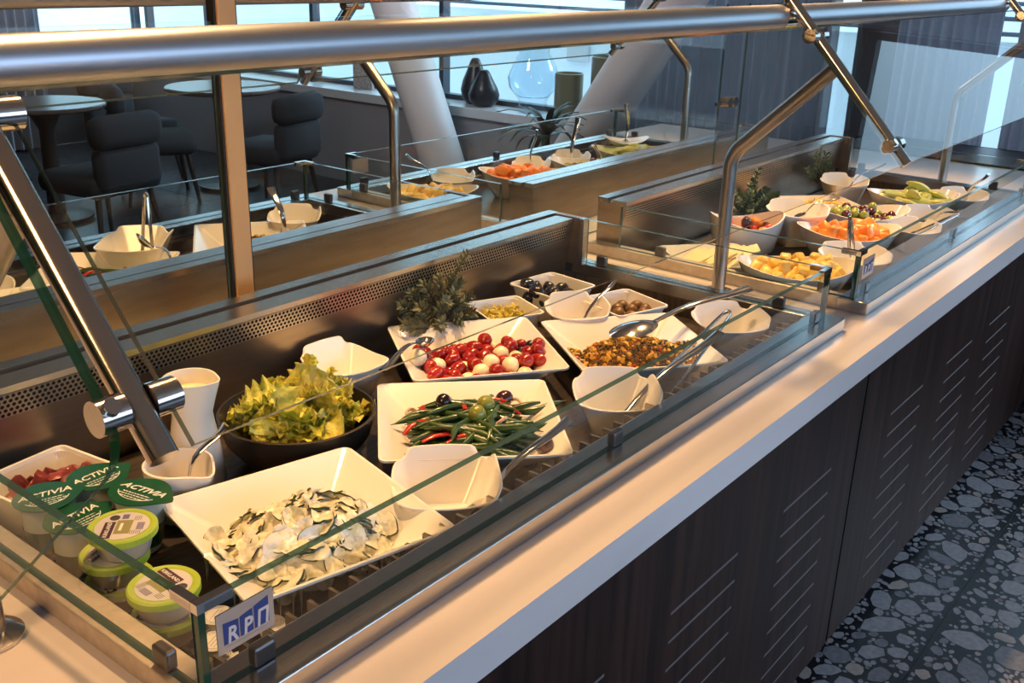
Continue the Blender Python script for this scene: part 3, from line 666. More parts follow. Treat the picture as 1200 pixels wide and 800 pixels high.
def rest(name, a, h, label, loc, rz, group=None, z=FL, tabs=(0, 1), m=None):
    """square spoon rest: two sides rise in broad tabs with a notch at the corner between, the other two dip"""
    bm = bmesh.new(); n = 96
    def pt(k, f, z, rim):
        th = 2*PI*k/n; c, s_ = math.cos(th), math.sin(th)
        p = 5.5; r = 1/((abs(c)**p+abs(s_)**p)**(1/p))
        side = int(((th+PI/4) % (2*PI))//(PI/2)); t = ((th+PI/4) % (PI/2))/(PI/2)*2-1
        dz = 0.0; fl = 1.0
        if rim:
            up = 1/(1+math.exp((abs(t)-0.80)*30)); ear = math.exp(-((abs(t)-1)/0.10)**2)
            if side in tabs: dz = 0.020*up*(1-0.25*t*t); fl = 1+0.07*up
            else: dz = -0.006*(1-t*t); fl = 1+0.04*(1-t*t)
            fl += 0.015*ear
        return bm.verts.new((a*f*(1+(fl-1)*rim)*r*c, a*f*(1+(fl-1)*rim)*r*s_, z+dz*rim))
    spec = [(0.52, 0, 0), (0.60, 0.003, 0), (0.80, h*0.55, 0), (0.965, h*0.93, 0.8), (1.0, h-0.002, 1), (0.995, h, 1), (0.955, h, 1), (0.93, h*0.95, 0.85), (0.76, h*0.55, 0), (0.52, 0.010, 0), (0.2, 0.008, 0)]
    rings = [[pt(k, f, z_, rm) for k in range(n)] for f, z_, rm in spec]
    for p_, c_ in zip(rings, rings[1:]):
        for k in range(n): bm.faces.new((p_[k], p_[(k+1) % n], c_[(k+1) % n], c_[k]))
    bm.faces.new(rings[0][::-1]); bm.faces.new(rings[-1])
    bmesh.ops.recalc_face_normals(bm, faces=bm.faces)
    return tag(obj(name, bm, m or CHINA, None, True, (loc[0], loc[1], z), (0, 0, rz)), label, 'spoon rest', group)
def oval_bowl(name, ax, ay, h, label, loc, rz, z=FL, m=None, wave=0.012):
    def warp(a, r, z_, x, y): return x*ax, y*ay, z_ + (wave*math.cos(2*a)*(z_/h) if z_ > h*0.4 else 0)
    bm = lathe([(0.001, 0.0), (0.55, 0.0), (0.62, 0.004), (0.80, h*0.45), (0.97, h*0.95), (1.0, h), (0.965, h), (0.78, h*0.5), (0.58, 0.014), (0.001, 0.010)], 48, warp=warp)
    return tag(obj(name, bm, m or CHINA, None, True, (loc[0], loc[1], z), (0, 0, rz)), label, 'bowl')
def spoon(name, tip, end, label, bowl=(0.032, 0.022), face=1, cat='spoon', m=None, handle=0.006, bend=0.02, group=None):
    """serving spoon from bowl centre `tip` to handle end `end`"""
    tip, end = Vector(tip), Vector(end); d = end-tip; L_ = d.length; d.normalize()
    t = thing(name, label, cat, tip, 0, group)
    q = d.to_track_quat('X', 'Z')
    b = bmesh.new(); n = 20; rings = []
    for i in range(6):
        s = i/5; rr = math.sin(s*PI/2)
        rings.append([b.verts.new((bowl[0]*rr*math.cos(2*PI*k/n), bowl[1]*rr*math.sin(2*PI*k/n)*(1-0.12*math.cos(2*PI*k/n)), -face*0.014*(1-rr*rr))) for k in range(n)] if i else [b.verts.new((0, 0, -face*0.014))])
    for k in range(n): b.faces.new((rings[0][0], rings[1][k], rings[1][(k+1) % n]))
    for p_, c_ in zip(rings[1:], rings[2:]):
        for k in range(n): b.faces.new((p_[k], c_[k], c_[(k+1) % n], p_[(k+1) % n]))
    ex = bmesh.ops.extrude_face_region(b, geom=list(b.faces)); 
    for v in ex['geom']:
        if isinstance(v, bmesh.types.BMVert): v.co.z -= 0.0018
    bmesh.ops.recalc_face_normals(b, faces=b.faces)
    o = obj('spoon_bowl', b, m or CHROME, t, True); o.rotation_mode = 'QUATERNION'; o.rotation_quaternion = q
    pts = []; rad = []
    for i in range(9):
        s = i/8; x = bowl[0]*0.92+(L_-bowl[0])*s; pts.append((x, 0, bend*math.sin(PI*min(1, s*1.2))*(1-s*0.5))); rad.append(handle*(0.7+0.7*s))
    o = obj('handle', tube(pts, rad, 10, flat=(1.25, 0.5)), m or CHROME, t, True); o.rotation_mode = 'QUATERNION'; o.rotation_quaternion = q
    return t
def tongs(name, tip, end, label, spread=0.03, group=None):
    tip, end = Vector(tip), Vector(end); d = end-tip; L_ = d.length; q = d.normalized().to_track_quat('X', 'Z')
    t = thing(name, label, 'tongs', tip, 0, group)
    parts = []
    for s in (-1, 1):
        pts = [(0, s*spread, 0), (L_*0.15, s*spread*1.05, 0), (L_*0.5, s*spread*0.8, 0), (L_*0.9, s*spread*0.42, 0), (L_*0.955, s*spread*0.36, 0)]
        o = obj('arm', tube(pts, [0.009, 0.005, 0.0045, 0.005, 0.004], 10, flat=(0.6, 1.2)), CHROME, t, True); parts.append(o)
    pts = [(L_*0.955+0.02*math.cos(a)*0.9, spread*0.36*math.sin(a), 0) for a in [R(-90+22.5*k) for k in range(9)]]
    parts.append(obj('spring_bend', tube(pts, 0.0042, 10, flat=(0.6, 1.2)), CHROME, t, True))
    for o in parts: o.rotation_mode = 'QUATERNION'; o.rotation_quaternion = q
    return t
# ------------------------------------------------------------------ packing
def pack(n, rad, floor, region, seed, steps=160, zmax=0.10):
    """settle n balls of radius rad[i] in a bowl: floor(u, v) -> height, region = (u half, v half)"""
    g = np.random.default_rng(seed); P = np.empty((n, 3))
    P[:, 0] = g.uniform(-1, 1, n)*region[0]; P[:, 1] = g.uniform(-1, 1, n)*region[1]; P[:, 2] = g.uniform(0.02, zmax, n)
    r = np.asarray(rad); rs = r[:, None]+r[None, :]
    for s in range(steps):
        D = P[:, None]-P[None]; L = np.sqrt((D**2).sum(2))+1e-9; ov = np.clip(rs-L, 0, None); np.fill_diagonal(ov, 0)
        P += (D/L[:, :, None]*ov[:, :, None]*0.5).sum(1)*0.6
        P[:, 2] -= 0.0012; P[:, :2] *= 0.9985
        e = np.sqrt((P[:, 0]/region[0])**2+(P[:, 1]/region[1])**2); P[:, :2] /= np.maximum(e, 1)[:, None]**0.5
        fz = np.array([floor(u, v) for u, v in P[:, :2]])+r
        P[:, 2] = np.maximum(P[:, 2], fz)
    return P
def place(P, loc, rz, z=FL):
    c, s = math.cos(rz), math.sin(rz)
    return [(loc[0]+u*c-v*s, loc[1]+u*s+v*c, z+w) for u, v, w in P]
def rrot(rng): return (rng.uniform(0, 6.28), rng.uniform(0, 6.28), rng.uniform(0, 6.28))
def scatter(name, meshes, pts, label, cat, group, rng, rots=None, scales=None):
    for i, p in enumerate(pts):
        o = link(name, meshes[i % len(meshes)], None, p, rots[i] if rots else rrot(rng), scales[i] if scales else None); tag(o, label, cat, group)
def mesh_of(bm, mats, smooth=True, name='m'):
    o = obj(name, bm, mats, None, smooth); me = o.data; bpy.data.objects.remove(o); return me
sq = lambda half, h, b=0.42: (lambda u, v: dish_h(max(abs(u), abs(v)), half, h, b))
# ------------------------------------------------------------------ near well: dishes
DZ = 0.0775
BEANS, TOMS, QUIN, CUC = ((1.313, 1.119), R(-44.2)), ((1.600, 1.350), R(-35.7)), ((1.866, 1.112), R(-36.4)), ((0.879, 1.075), R(-13.5))
square_dish('square_dish', 0.336, DZ, 'white square dish filled with green bean salad', *BEANS)
square_dish('square_dish', 0.334, DZ, 'white square dish of cherry tomatoes and white cheese balls', *TOMS)
square_dish('square_dish', 0.330, DZ, 'white square dish with a brown grain salad and a big spoon', *QUIN)
square_dish('square_dish', 0.333, DZ, 'white square dish of creamy cucumber salad, nearest the front', *CUC)
for (nm, s, h, lab, loc, rz) in (('deep_square_dish', 0.150, 0.072, 'small deep square dish holding chopped yellow pepper', (1.865, 1.478), R(-24)),
                          ('deep_square_dish', 0.165, 0.085, 'small deep square dish of black prunes in the far back corner', (2.068, 1.480), R(-7)),
                          ('deep_square_dish', 0.165, 0.080, 'small deep square dish holding a few brown olives', (2.085, 1.272), R(-17)),
                          ('deep_square_dish', 0.170, 0.078, 'small square dish of dried tomatoes behind the green-lidded pots', (0.690, 1.475), R(8))):
    square_dish(nm, s, h, lab, loc, rz, b=0.72)
# cherry tomatoes, cheese balls, olives
rng = random.Random(11)
tm = [mesh_of(ball(0.0160, 0.0158, 0.0185, 14, 9, 0.05, k), TOM) for k in range(3)]; tm.append(mesh_of(ball(0.0150, 0.0150, 0.0225, 14, 9, 0.05, 7), TOM))
mz = [mesh_of(ball(0.0195, 0.0195, 0.0185, 14, 9, 0.08, k), MOZZ) for k in range(2)]; bo = mesh_of(ball(0.0125, 0.0125, 0.015, 12, 8), OLV)
n = 88; rad = [0.0155]*n
for i in range(12): rad[i] = 0.0190
for i in range(12, 17): rad[i] = 0.0125
P = pack(n, rad, sq(0.167, DZ), (0.140, 0.092), 4)
P[:, 0] += 0.004; P[:, 1] -= 0.022
pts = place(P, *TOMS)
scatter('mozzarella_ball', mz, pts[:12], 'small white cheese ball among the cherry tomatoes', 'cheese', 'cheese balls in the tomato dish', rng)
scatter('black_olive', [bo], pts[12:17], 'small dark olive lying among the cherry tomatoes', 'olive', 'olives in the tomato dish', rng)
scatter('cherry_tomato', tm, pts[17:], 'glossy red cherry tomato in the white square dish', 'tomato', 'cherry tomatoes in the near dish', rng)
spoon('serving_spoon', (1.498, 1.405, 0.958), (1.312, 1.347, 0.960), 'steel spoon bridging the spoon rest and the tomato dish, bowl by the tomatoes', (0.026, 0.019), handle=0.005)
# green beans
def bean_mesh(seed):
    g = random.Random(seed); L_ = g.uniform(0.115, 0.180); r = g.uniform(0.0056, 0.0074); k = g.uniform(-2.6, 2.6); pts = []; rr = []
    for i in range(10):
        s = i/9-0.5; x = s*L_; pts.append((x, k*(x*x)*1.4+0.002*math.sin(s*9+seed), -1.0*x*x*g.uniform(0.9, 1.1)))
        e = 1-abs(2*s)**6; rr.append(r*(0.35+0.65*e)*(1+0.10*math.sin(s*38+seed)))
    rr[-1] = 0.0012; pts.append((pts[-1][0]+0.008, pts[-1][1]+0.002, pts[-1][2])); rr.append(0.0008)
    return mesh_of(tube(pts, rr, 8), BEAN)
def bean_pile(loc, rz, n, seed, reg, label, group, off=(0, 0), nm=10, half=0.168, hgt=0.044):
    g = random.Random(seed); ms = [bean_mesh(seed*10+k) for k in range(nm)]
    for i in range(n):
        lay = i/n; f = math.sqrt(1-lay*0.75)
        u, v = g.gauss(0, 0.45)*reg[0]*f+off[0], g.uniform(-1, 1)*reg[1]*f+off[1]
        a = g.gauss(0, 0.38)+(PI if g.random() < 0.5 else 0)
        if g.random() < 0.12: a += g.choice((-1, 1))*1.1
        w = max(0.018+hgt*lay, dish_h(max(abs(u), abs(v))+0.012, half, DZ)+0.007)
        w = min(w, 0.116)
        x, y, z = place([(u, v, w)], loc, rz)[0]
        tag(link('green_bean', ms[i % nm], None, (x, y, z), (g.gauss(0, 0.25), g.gauss(0, 0.10), a+rz)), label, 'green bean', group)
bean_pile(*BEANS, 150, 3, (0.118, 0.108), 'glossy green bean in the pile on the near square dish', 'green beans in the near dish', off=(0.004, -0.024), hgt=0.074)
g = random.Random(8)
pm = mesh_of(tube([(-0.035, 0, 0), (-0.012, 0.004, 0.004), (0.012, 0.003, 0.003), (0.035, -0.003, -0.004)], [0.004, 0.0058, 0.0055, 0.0035], 8, flat=(1, 0.5)), PEPPER)
for u, v, a in ((-0.07, -0.08, 0.2), (-0.005, 0.035, 1.5), (0.05, 0.05, 0.1), (-0.09, 0.045, 0.9), (0.03, 0.0, 0.3), (-0.02, -0.09, 0.35), (0.085, 0.035, -0.2), (-0.12, -0.02, 0.8)):
    x, y, z = place([(u*0.82, v, 0.085-0.20*max(0, abs(u)-0.05)-0.15*max(0, abs(v)-0.04))], *BEANS)[0]
    tag(link('pepper_strip', pm, None, (x, y, z), (0.2, g.uniform(-0.2, 0.2), a+BEANS[1])), 'strip of red pepper lying on the green beans', 'pepper', 'red pepper strips on the near beans')
om = mesh_of(ball(0.018, 0.0165, 0.0165), OLVG); op = mesh_of(ball(0.019, 0.0165, 0.016), OLVP); og = mesh_of(ball(0.018, 0.016, 0.0155), OLV)
for me, u, v, w, lab in ((om, 0.032, 0.005, 0.100, 'green olive on the beans, further from the front'), (om, 0.012, -0.035, 0.098, 'green olive on the beans, nearer the front'), (og, -0.045, 0.035, 0.092, 'black olive on the left of the green beans'), (op, 0.075, 0.075, 0.078, 'purple olive at the back of the green beans'), (op, 0.128, -0.10, 0.062, 'purple olive in the right corner of the bean dish')):
    x, y, z = place([(u, v, w)], *BEANS)[0]; tag(link('olive', me, None, (x, y, z), rrot(g)), lab, 'olive')
cm = mesh_of(tube([(0.02*math.cos(a), 0.02*math.sin(a), 0.003*math.sin(3*a)) for a in [R(20*k) for k in range(10)]], 0.0035, 6), ONION)
for u, v in ((-0.06, 0.06), (0.06, -0.02), (0.11, 0.06), (-0.12, 0.03)):
    x, y, z = place([(u*0.8, v, 0.084-0.20*max(0, abs(u)-0.05))], *BEANS)[0]; tag(link('onion_sliver', cm, None, (x, y, z), (g.uniform(-.4, .4), g.uniform(-.4, .4), g.uniform(0, 6))), 'pale sliver of onion on the green beans', 'onion', 'onion slivers on the near beans')
# grain salad
def grain_heap(loc, rz, reg, h, n, seed, label, off=(0, 0), size=0.0025):
    g = random.Random(seed); bm = bmesh.new(); half = 0.165
    def top(u, v):
        e = ((u-off[0])/reg[0])**2+((v-off[1])/reg[1])**2
        return max(dish_h(max(abs(u), abs(v)), half, DZ), 0.012+h*max(0, 1-e)**0.6+0.008*noise.noise(Vector((u*30, v*30, seed))))
    N_ = 26; grid = {}
    for i in range(N_+1):
        for j in range(N_+1):
            u = off[0]+reg[0]*1.05*(2*i/N_-1); v = off[1]+reg[1]*1.05*(2*j/N_-1); grid[i, j] = bm.verts.new((u, v, top(u, v)-0.001))
    for i in range(N_):
        for j in range(N_):
            us = [(2*q/N_-1) for q in (i, i+1)]; vs = [(2*q/N_-1) for q in (j, j+1)]
            if min(abs(us[0]), abs(us[1]))**2+min(abs(vs[0]), abs(vs[1]))**2 < 1.0: bm.faces.new((grid[i, j], grid[i+1, j], grid[i+1, j+1], grid[i, j+1]))
    bmesh.ops.delete(bm, geom=[v for v in bm.verts if not v.link_faces], context='VERTS')
    cub = np.array([(x, y, z) for x in (-.5, .5) for y in (-.5, .5) for z in (-.5, .5)]); cf = np.array([(0, 1, 3, 2), (4, 6, 7, 5), (0, 4, 5, 1), (2, 3, 7, 6), (0, 2, 6, 4), (1, 5, 7, 3)])
    V_ = [v.co[:] for v in bm.verts]; bm.verts.index_update(); F_ = [[v.index for v in f.verts] for f in bm.faces]; MI = [0]*len(F_); bm.free()
    base = len(V_)
    for k in range(n):
        a = g.uniform(0, 6.283); q = math.sqrt(g.random())*1.03; u, v = off[0]+reg[0]*q*math.cos(a), off[1]+reg[1]*q*math.sin(a)
        c = g.random(); mi = 0 if c < 0.62 else 1 if c < 0.90 else 2 if c < 0.968 else 3 if c < 0.998 else 4
        s = size*(g.uniform(0.7, 1.3) if mi < 2 else g.uniform(1.4, 2.6) if mi == 2 else g.uniform(2.2, 3.4))
        M_ = np.array(Euler(rrot(g)).to_matrix()); q8 = (cub*np.array([1.2*s, s, s*(0.35 if mi == 2 else 0.8)])) @ M_.T + np.array([u, v, top(u, v)+s*0.3])
        V_ += q8.tolist(); F_ += (cf+base+8*k).tolist(); MI += [mi]*6
    me = bpy.data.meshes.new('grain_salad'); me.from_pydata(V_, [], F_)
    for m_ in GRAIN: me.materials.append(m_)
    me.polygons.foreach_set('material_index', MI)
    o = link('grain_salad', me, None, (*loc, FL), (0, 0, rz)); return tag(o, label, 'salad', None, 'stuff')
grain_heap(*QUIN, (0.150, 0.105), 0.074, 8500, 21, 'brown grain salad with herbs and corn heaped in the near square dish', off=(-0.002, -0.030))
spoon('serving_spoon', (1.900, 1.125, 0.945), (2.215, 0.995, 1.000), 'large steel spoon lying face down on the grain salad', (0.062, 0.044), -1, handle=0.009, bend=0.012)
# creamy cucumber
def cuke_mesh(seed):
    g = random.Random(seed); bm = bmesh.new(); r = g.uniform(0.018, 0.027); n = 26; th = 0.0034; cu = g.uniform(2, 15)*g.choice((-1, 1, -1)); el = g.uniform(0.6, 0.95); arc0 = g.randrange(26)
    rings = []
    fold = g.uniform(0, PI); half = g.random() < 0.35
    for top in (0, 1):
        for f in (0.35, 0.75, 1.0):
            rg = []
            for k in range(n):
                a = 2*PI*k/n; x, y = r*f*math.cos(a), r*f*math.sin(a)*el
                if half and y < 0: y *= 0.25
                d = x*math.cos(fold)+y*math.sin(fold); z = cu*d*d + 5*(x*y) + 0.0035*noise.noise(Vector((x*90, y*90, seed)))
                rg.append(bm.verts.new((x, y, z+(th if top else 0))))
            rings.append(rg)
    lo, hi = rings[:3], rings[3:]
    for q, flip in ((lo, True), (hi, False)):
        for a, b in zip(q, q[1:]):
            for k in range(n):
                v = (a[k], b[k], b[(k+1) % n], a[(k+1) % n]); bm.faces.new(v[::-1] if flip else v)
        bm.faces.new(q[0][::-1] if flip else q[0])
    for k in range(n):
        f = bm.faces.new((lo[2][k], lo[2][(k+1) % n], hi[2][(k+1) % n], hi[2][k])); f.material_index = 1 if (k-arc0) % n < 20 else 0
    return mesh_of(bm, [CUKE, CUKE_SKIN])
cms = [cuke_mesh(k) for k in range(14)]
g = random.Random(17)
def mound(u, v, seed, off, reg, h, half):
    e = ((u-off[0])/reg[0])**2+((v-off[1])/reg[1])**2
    b = 0.016+h*max(0, 1-e)**0.55+0.022*noise.noise(Vector((u*24, v*24, seed)))+0.006*noise.noise(Vector((u*70, v*70, seed)))
    return max(b, dish_h(max(abs(u), abs(v)), half, DZ)+0.001) if e < 1.15 else 0
CO, CR_ = (-0.014, -0.022), (0.140, 0.112)
cm_ = lambda u, v: mound(u, v, 3.3, CO, CR_, 0.074, 0.166)
for i in range(235):
    q = math.sqrt(g.random())*0.98; a = g.uniform(0, 6.283); u, v = CO[0]+CR_[0]*q*math.cos(a), CO[1]+CR_[1]*q*math.sin(a)
    e = 0.01; nrm = Vector((cm_(u-e, v)-cm_(u+e, v), cm_(u, v-e)-cm_(u, v+e), 2*e)).normalized()
    nrm = (nrm+Vector((g.gauss(0, 0.33), g.gauss(0, 0.33), 0))).normalized(); qq = nrm.to_track_quat('Z', 'Y').to_euler(); qq.rotate_axis('Z', g.uniform(0, 6.28))
    M_ = Matrix.Rotation(CUC[1], 3, 'Z') @ qq.to_matrix()
    x, y, z = place([(u, v, max(cm_(u, v), 0.014)+g.uniform(-0.004, 0.007))], *CUC)[0]; s = g.uniform(0.8, 1.15)
    tag(link('cucumber_slice', cms[i % 14], None, (x, y, z), M_.to_euler(), (s, s, s)), 'cream-coated cucumber slice in the nearest square dish', 'cucumber', 'cucumber slices in the creamy salad')
bm = bmesh.new(); N_ = 56; grid = {}
for i in range(N_+1):
    for j in range(N_+1):
        u, v = CO[0]+CR_[0]*1.05*(2*i/N_-1), CO[1]+CR_[1]*1.05*(2*j/N_-1); grid[i, j] = bm.verts.new((u, v, cm_(u, v)))
for i in range(N_):
    for j in range(N_):
        if ((2*(i+.5)/N_-1)**2+(2*(j+.5)/N_-1)**2) < 1.0: bm.faces.new((grid[i, j], grid[i+1, j], grid[i+1, j+1], grid[i, j+1]))
bmesh.ops.delete(bm, geom=[v for v in bm.verts if not v.link_faces], context='VERTS')
ext = bmesh.ops.extrude_face_region(bm, geom=list(bm.faces))
for v in ext['geom']:
    if isinstance(v, bmesh.types.BMVert): v.co.z = max(0.0125, dish_h(max(abs(v.co.x), abs(v.co.y)), 0.166, DZ)+0.0005)
bmesh.ops.recalc_face_normals(bm, faces=bm.faces)
tag(obj('cream_dressing', bm, CREAM, None, True, (*CUC[0], FL), (0, 0, CUC[1])), 'cream dressing between the cucumber slices in the nearest dish', 'dressing', None, 'stuff')
# lettuce bowl
LC = (1.098, 1.350)
tag(obj('salad_bowl', lathe([(0.001, 0), (0.088, 0), (0.098, 0.006), (0.132, 0.05), (0.144, 0.094), (0.139, 0.095), (0.126, 0.052), (0.09, 0.012), (0.001, 0.010)], 56), BLACKBOWL, None, True, (*LC, FL)), 'round black salad bowl full of lettuce', 'bowl')
def leaf_mesh(seed):
    g = random.Random(seed); bm = bmesh.new(); L_, W_ = g.uniform(0.070, 0.11), g.uniform(0.05, 0.080); nu, nv = 16, 14; V = []
    k1, k2, ph = g.uniform(-4, 7), g.uniform(3, 14), g.uniform(0, 6)
    for i in range(nu+1):
        row = []
        for j in range(nv+1):
            s, t_ = i/nu, 2*j/nv-1; wid = W_*0.5*(0.30+0.70*math.sin(PI*(0.12+0.80*s))**0.6); tipc = 1-0.22*t_*t_*max(0, s-0.4)
            x = (s*tipc-0.5)*L_; y = t_*wid*(1+0.05*math.sin(s*23+ph))
            ed = max(abs(t_), (s-0.5)*2.0 if s > 0.5 else 0)
            z = k2*y*y + k1*x*x + ed**2*(0.009*math.sin(s*25+ph)*abs(t_)+0.008*math.sin(t_*12+ph*2)*max(0, s-0.3)) + 0.008*noise.noise(Vector((x*38, y*38, seed))) + 0.003*noise.noise(Vector((x*110, y*110, seed+9)))
            row.append(bm.verts.new((x, y, z)))
        V.append(row)
    for i in range(nu):
        for j in range(nv): bm.faces.new((V[i][j], V[i+1][j], V[i+1][j+1], V[i][j+1]))
    ex = bmesh.ops.solidify(bm, geom=list(bm.faces), thickness=0.0011)
    return mesh_of(bm, LET[[0, 1, 0, 2, 0, 1, 0][seed % 7]])
lm = [leaf_mesh(k) for k in range(12)]; g = random.Random(23)
for i in range(72):
    lay = i/72; q = math.sqrt(g.random())*(0.96-0.30*lay); a = g.uniform(0, 6.283); u, v = 0.112*q*math.cos(a), 0.112*q*math.sin(a)
    z = FL+0.058+0.088*lay*(1-0.45*q*q); s = g.uniform(0.75, 1.1)
    tag(link('lettuce_leaf', lm[i % 12], None, (LC[0]+u, LC[1]+v, z), (g.gauss(0, 0.55), g.gauss(0, 0.5), g.uniform(0, 6.28)), (s, s, s)), 'crinkled yellow-green lettuce leaf in the round black bowl', 'lettuce', 'lettuce leaves in the black bowl')
# spoon rests of the near well
rest('spoon_rest', 0.073, 0.088, 'white spoon rest behind the lettuce bowl', (1.343, 1.488), R(-50+45), tabs=(1,))
rest('spoon_rest', 0.084, 0.080, 'white spoon rest between the cucumber and the bean dishes', (1.098, 0.986), R(-44), tabs=(0, 1))
rest('spoon_rest', 0.080, 0.080, 'white spoon rest between the bean and the grain dishes', (1.592, 0.975), R(-48), tabs=(0, 1))
rest('spoon_rest', 0.070, 0.080, 'white spoon rest below the yellow pepper dish, behind the grain dish', (1.945, 1.320), R(-40), tabs=(0, 1)).location = (1.955, 1.325, FL+0.004)
rest('spoon_rest', 0.078, 0.080, 'white spoon rest in the right corner, beyond the grain dish', (2.150, 1.010), R(-40), tabs=(0, 1))
spoon('serving_spoon', (1.115, 0.935, 0.885), (1.300, 0.882, 1.006), 'steel spoon leaning in the spoon rest before the bean dish', (0.03, 0.02))
spoon('serving_spoon', (1.575, 0.965, 0.873), (1.880, 0.900, 1.000), 'steel spoon lying in the spoon rest before the grain dish', (0.036, 0.025), handle=0.007)
tongs('serving_tongs', (1.625, 0.935, 0.885), (1.985, 0.935, 1.010), 'long steel tongs reaching from the spoon rest across the grain dish', 0.026)
spoon('serving_spoon', (1.950, 1.320, 0.870), (2.090, 1.300, 0.985), 'dark steel spoon handle rising beside the brown olives', (0.024, 0.018), handle=0.004)
# small dishes contents
g = random.Random(31)
pr = mesh_of(ball(0.0225, 0.019, 0.017, 12, 8, 0.12, 2), OLV)
pts = place(pack(15, [0.019]*15, sq(0.082, 0.085, 0.72), (0.058, 0.058), 7, 120), (2.068, 1.480), R(-7)); pts = [(x-0.012, y+0.008, z+0.026) for x, y, z in pts]
scatter('prune', [pr], pts, 'dark wrinkled prune in the far back dish', 'prune', 'prunes in the near well', g)
fo = mesh_of(ball(0.020, 0.017, 0.0165, 12, 8, 0.08, 3), FALAFEL)
scatter('brown_olive', [fo], [(x, y, z+0.026) for x, y, z in place(pack(9, [0.018]*9, sq(0.082, 0.08, 0.72), (0.060, 0.045), 9, 120), (2.078, 1.262), R(-17))], 'brown olive in the small dish near the right end', 'olive', 'brown olives in the near well', g)
ym = [mesh_of(nbox((-0.012, -0.007, -0.002), (0.012, 0.007, 0.002), 0.0015), EGG), mesh_of(nbox((-0.008, -0.008, -0.002), (0.008, 0.008, 0.002), 0.0015), EGG)]
pts = []
for k in range(90):
    u, v = g.uniform(-0.05, 0.05), g.uniform(-0.05, 0.05); pts.append((u, v, g.uniform(0.040, 0.062)))
scatter('pepper_piece', ym, place(pts, (1.865, 1.478), R(-24)), 'chopped piece of yellow pepper in the small dish', 'pepper', 'yellow pepper pieces in the near well', g)
sd = [mesh_of(ball(0.024, 0.015, 0.008, 12, 8, 0.5, k), SUND) for k in range(3)]
pts = place(pack(26, [0.014]*26, sq(0.085, 0.078, 0.72), (0.058, 0.058), 13, 120), (0.690, 1.475), R(8)); pts = [(x, y, z+0.014) for x, y, z in pts]
scatter('dried_tomato', sd, pts, 'wrinkled dried tomato in the left back dish', 'tomato', 'dried tomatoes in the near well', g)
# rosemary sprigs standing behind the tomato dish
def sprig(name, base, stems, label, m, nl, leaf=(0.020, 0.0028), seed=1):
    g = random.Random(seed); t = thing(name, label, 'herb', base)
    b1, b2 = bmesh.new(), bmesh.new()
    for tipp in stems:
        tipp = Vector(tipp); mid = tipp*0.5+Vector((g.uniform(-.02, .02), g.uniform(-.02, .02), 0.015)); P_ = []
        for k in range(9):
            s = k/8; P_.append(mid*2*s*(1-s)+tipp*s*s)
        b1 = sweep(b1, P_, [0.0028*(1-0.07*k) for k in range(9)], 6)
        for k in range(nl):
            s = 0.12+0.88*k/nl; i = min(7, int(s*8)); p = P_[i].lerp(P_[i+1], s*8-i); ax = (P_[i+1]-P_[i]).normalized()
            a = k*2.4+g.uniform(-.3, .3); sd_ = ax.cross(Vector((math.cos(a), math.sin(a), 0.3))).normalized(); d = (sd_*0.85+ax*0.65).normalized(); L_ = leaf[0]*g.uniform(0.7, 1.2)*(1-0.3*s); w = leaf[1]; nn = d.cross(ax).normalized()
            q0 = b2.verts.new(p-nn*w*0.3); q1 = b2.verts.new(p+d*L_*0.5-nn*w); q2 = b2.verts.new(p+d*L_); q3 = b2.verts.new(p+d*L_*0.5+nn*w); q4 = b2.verts.new(p+d*L_*0.5+ax*0.0022)
            for f in ((q0, q1, q4), (q1, q2, q4), (q2, q3, q4), (q3, q0, q4), (q3, q2, q1, q0)): b2.faces.new(f)
    obj('stem', b1, STEM, t); lf = obj('needles', b2, m, t); lf['kind'] = 'stuff'
    return t
sprig('rosemary_bunch', (1.685, 1.530, 0.895), [(0.075, -0.02, 0.185), (0.005, 0.01, 0.135), (-0.035, 0.02, 0.125), (0.05, 0.01, 0.125), (-0.07, 0.0, 0.08), (-0.095, -0.01, 0.035), (0.0, -0.07, 0.05), (0.05, -0.06, 0.055), (-0.05, -0.055, 0.05), (0.085, -0.02, 0.075), (0.02, -0.03, 0.10), (0.025, -0.055, 0.085), (-0.02, -0.04, 0.09), (-0.065, 0.03, 0.11), (-0.12, 0.0, 0.05), (-0.10, 0.03, 0.085), (0.09, 0.015, 0.10), (0.065, -0.045, 0.03)],
      'bunch of rosemary standing behind the tomato dish', ROSE, 62, (0.034, 0.0046))
# carafe and sauce pot
def spout(a, r, z, x, y):
    k = max(0, math.cos(a-R(-75)))**6*max(0, (z-0.13)/0.07); return x+math.cos(R(-75))*0.016*k, y+math.sin(R(-75))*0.016*k, z+0.004*k
tag(obj('dressing_carafe', lathe([(0.001, 0), (0.044, 0), (0.049, 0.01), (0.044, 0.07), (0.036, 0.12), (0.034, 0.135), (0.040, 0.17), (0.045, 0.20), (0.042, 0.20), (0.037, 0.172), (0.031, 0.137), (0.033, 0.12), (0.04, 0.06), (0.001, 0.012)], 36, warp=spout), CHINA2, None, True, (0.915, 1.405, FL)), 'white waisted dressing carafe left of the lettuce bowl', 'carafe')
tag(obj('dressing', lathe([(0.001, 0), (0.0375, 0), (0.0375, 0.004), (0.001, 0.004)], 24), MILK, None, False, (0.915, 1.405, FL+0.170)), 'creamy dressing filling the white carafe', 'dressing')
def pot_spout(a, r, z, x, y):
    k = max(0, math.cos(a-R(-78)))**10*max(0, (z-0.05)/0.045); return x, y-0.020*k, z-0.004*k
tag(obj('sauce_pot', lathe([(0.001, 0), (0.040, 0), (0.046, 0.006), (0.053, 0.05), (0.056, 0.095), (0.052, 0.096), (0.048, 0.05), (0.04, 0.012), (0.001, 0.010)], 36, warp=pot_spout), CHINA2, None, True, (0.833, 1.333, FL)), 'white spouted sauce pot with a spoon before the carafe', 'pot')
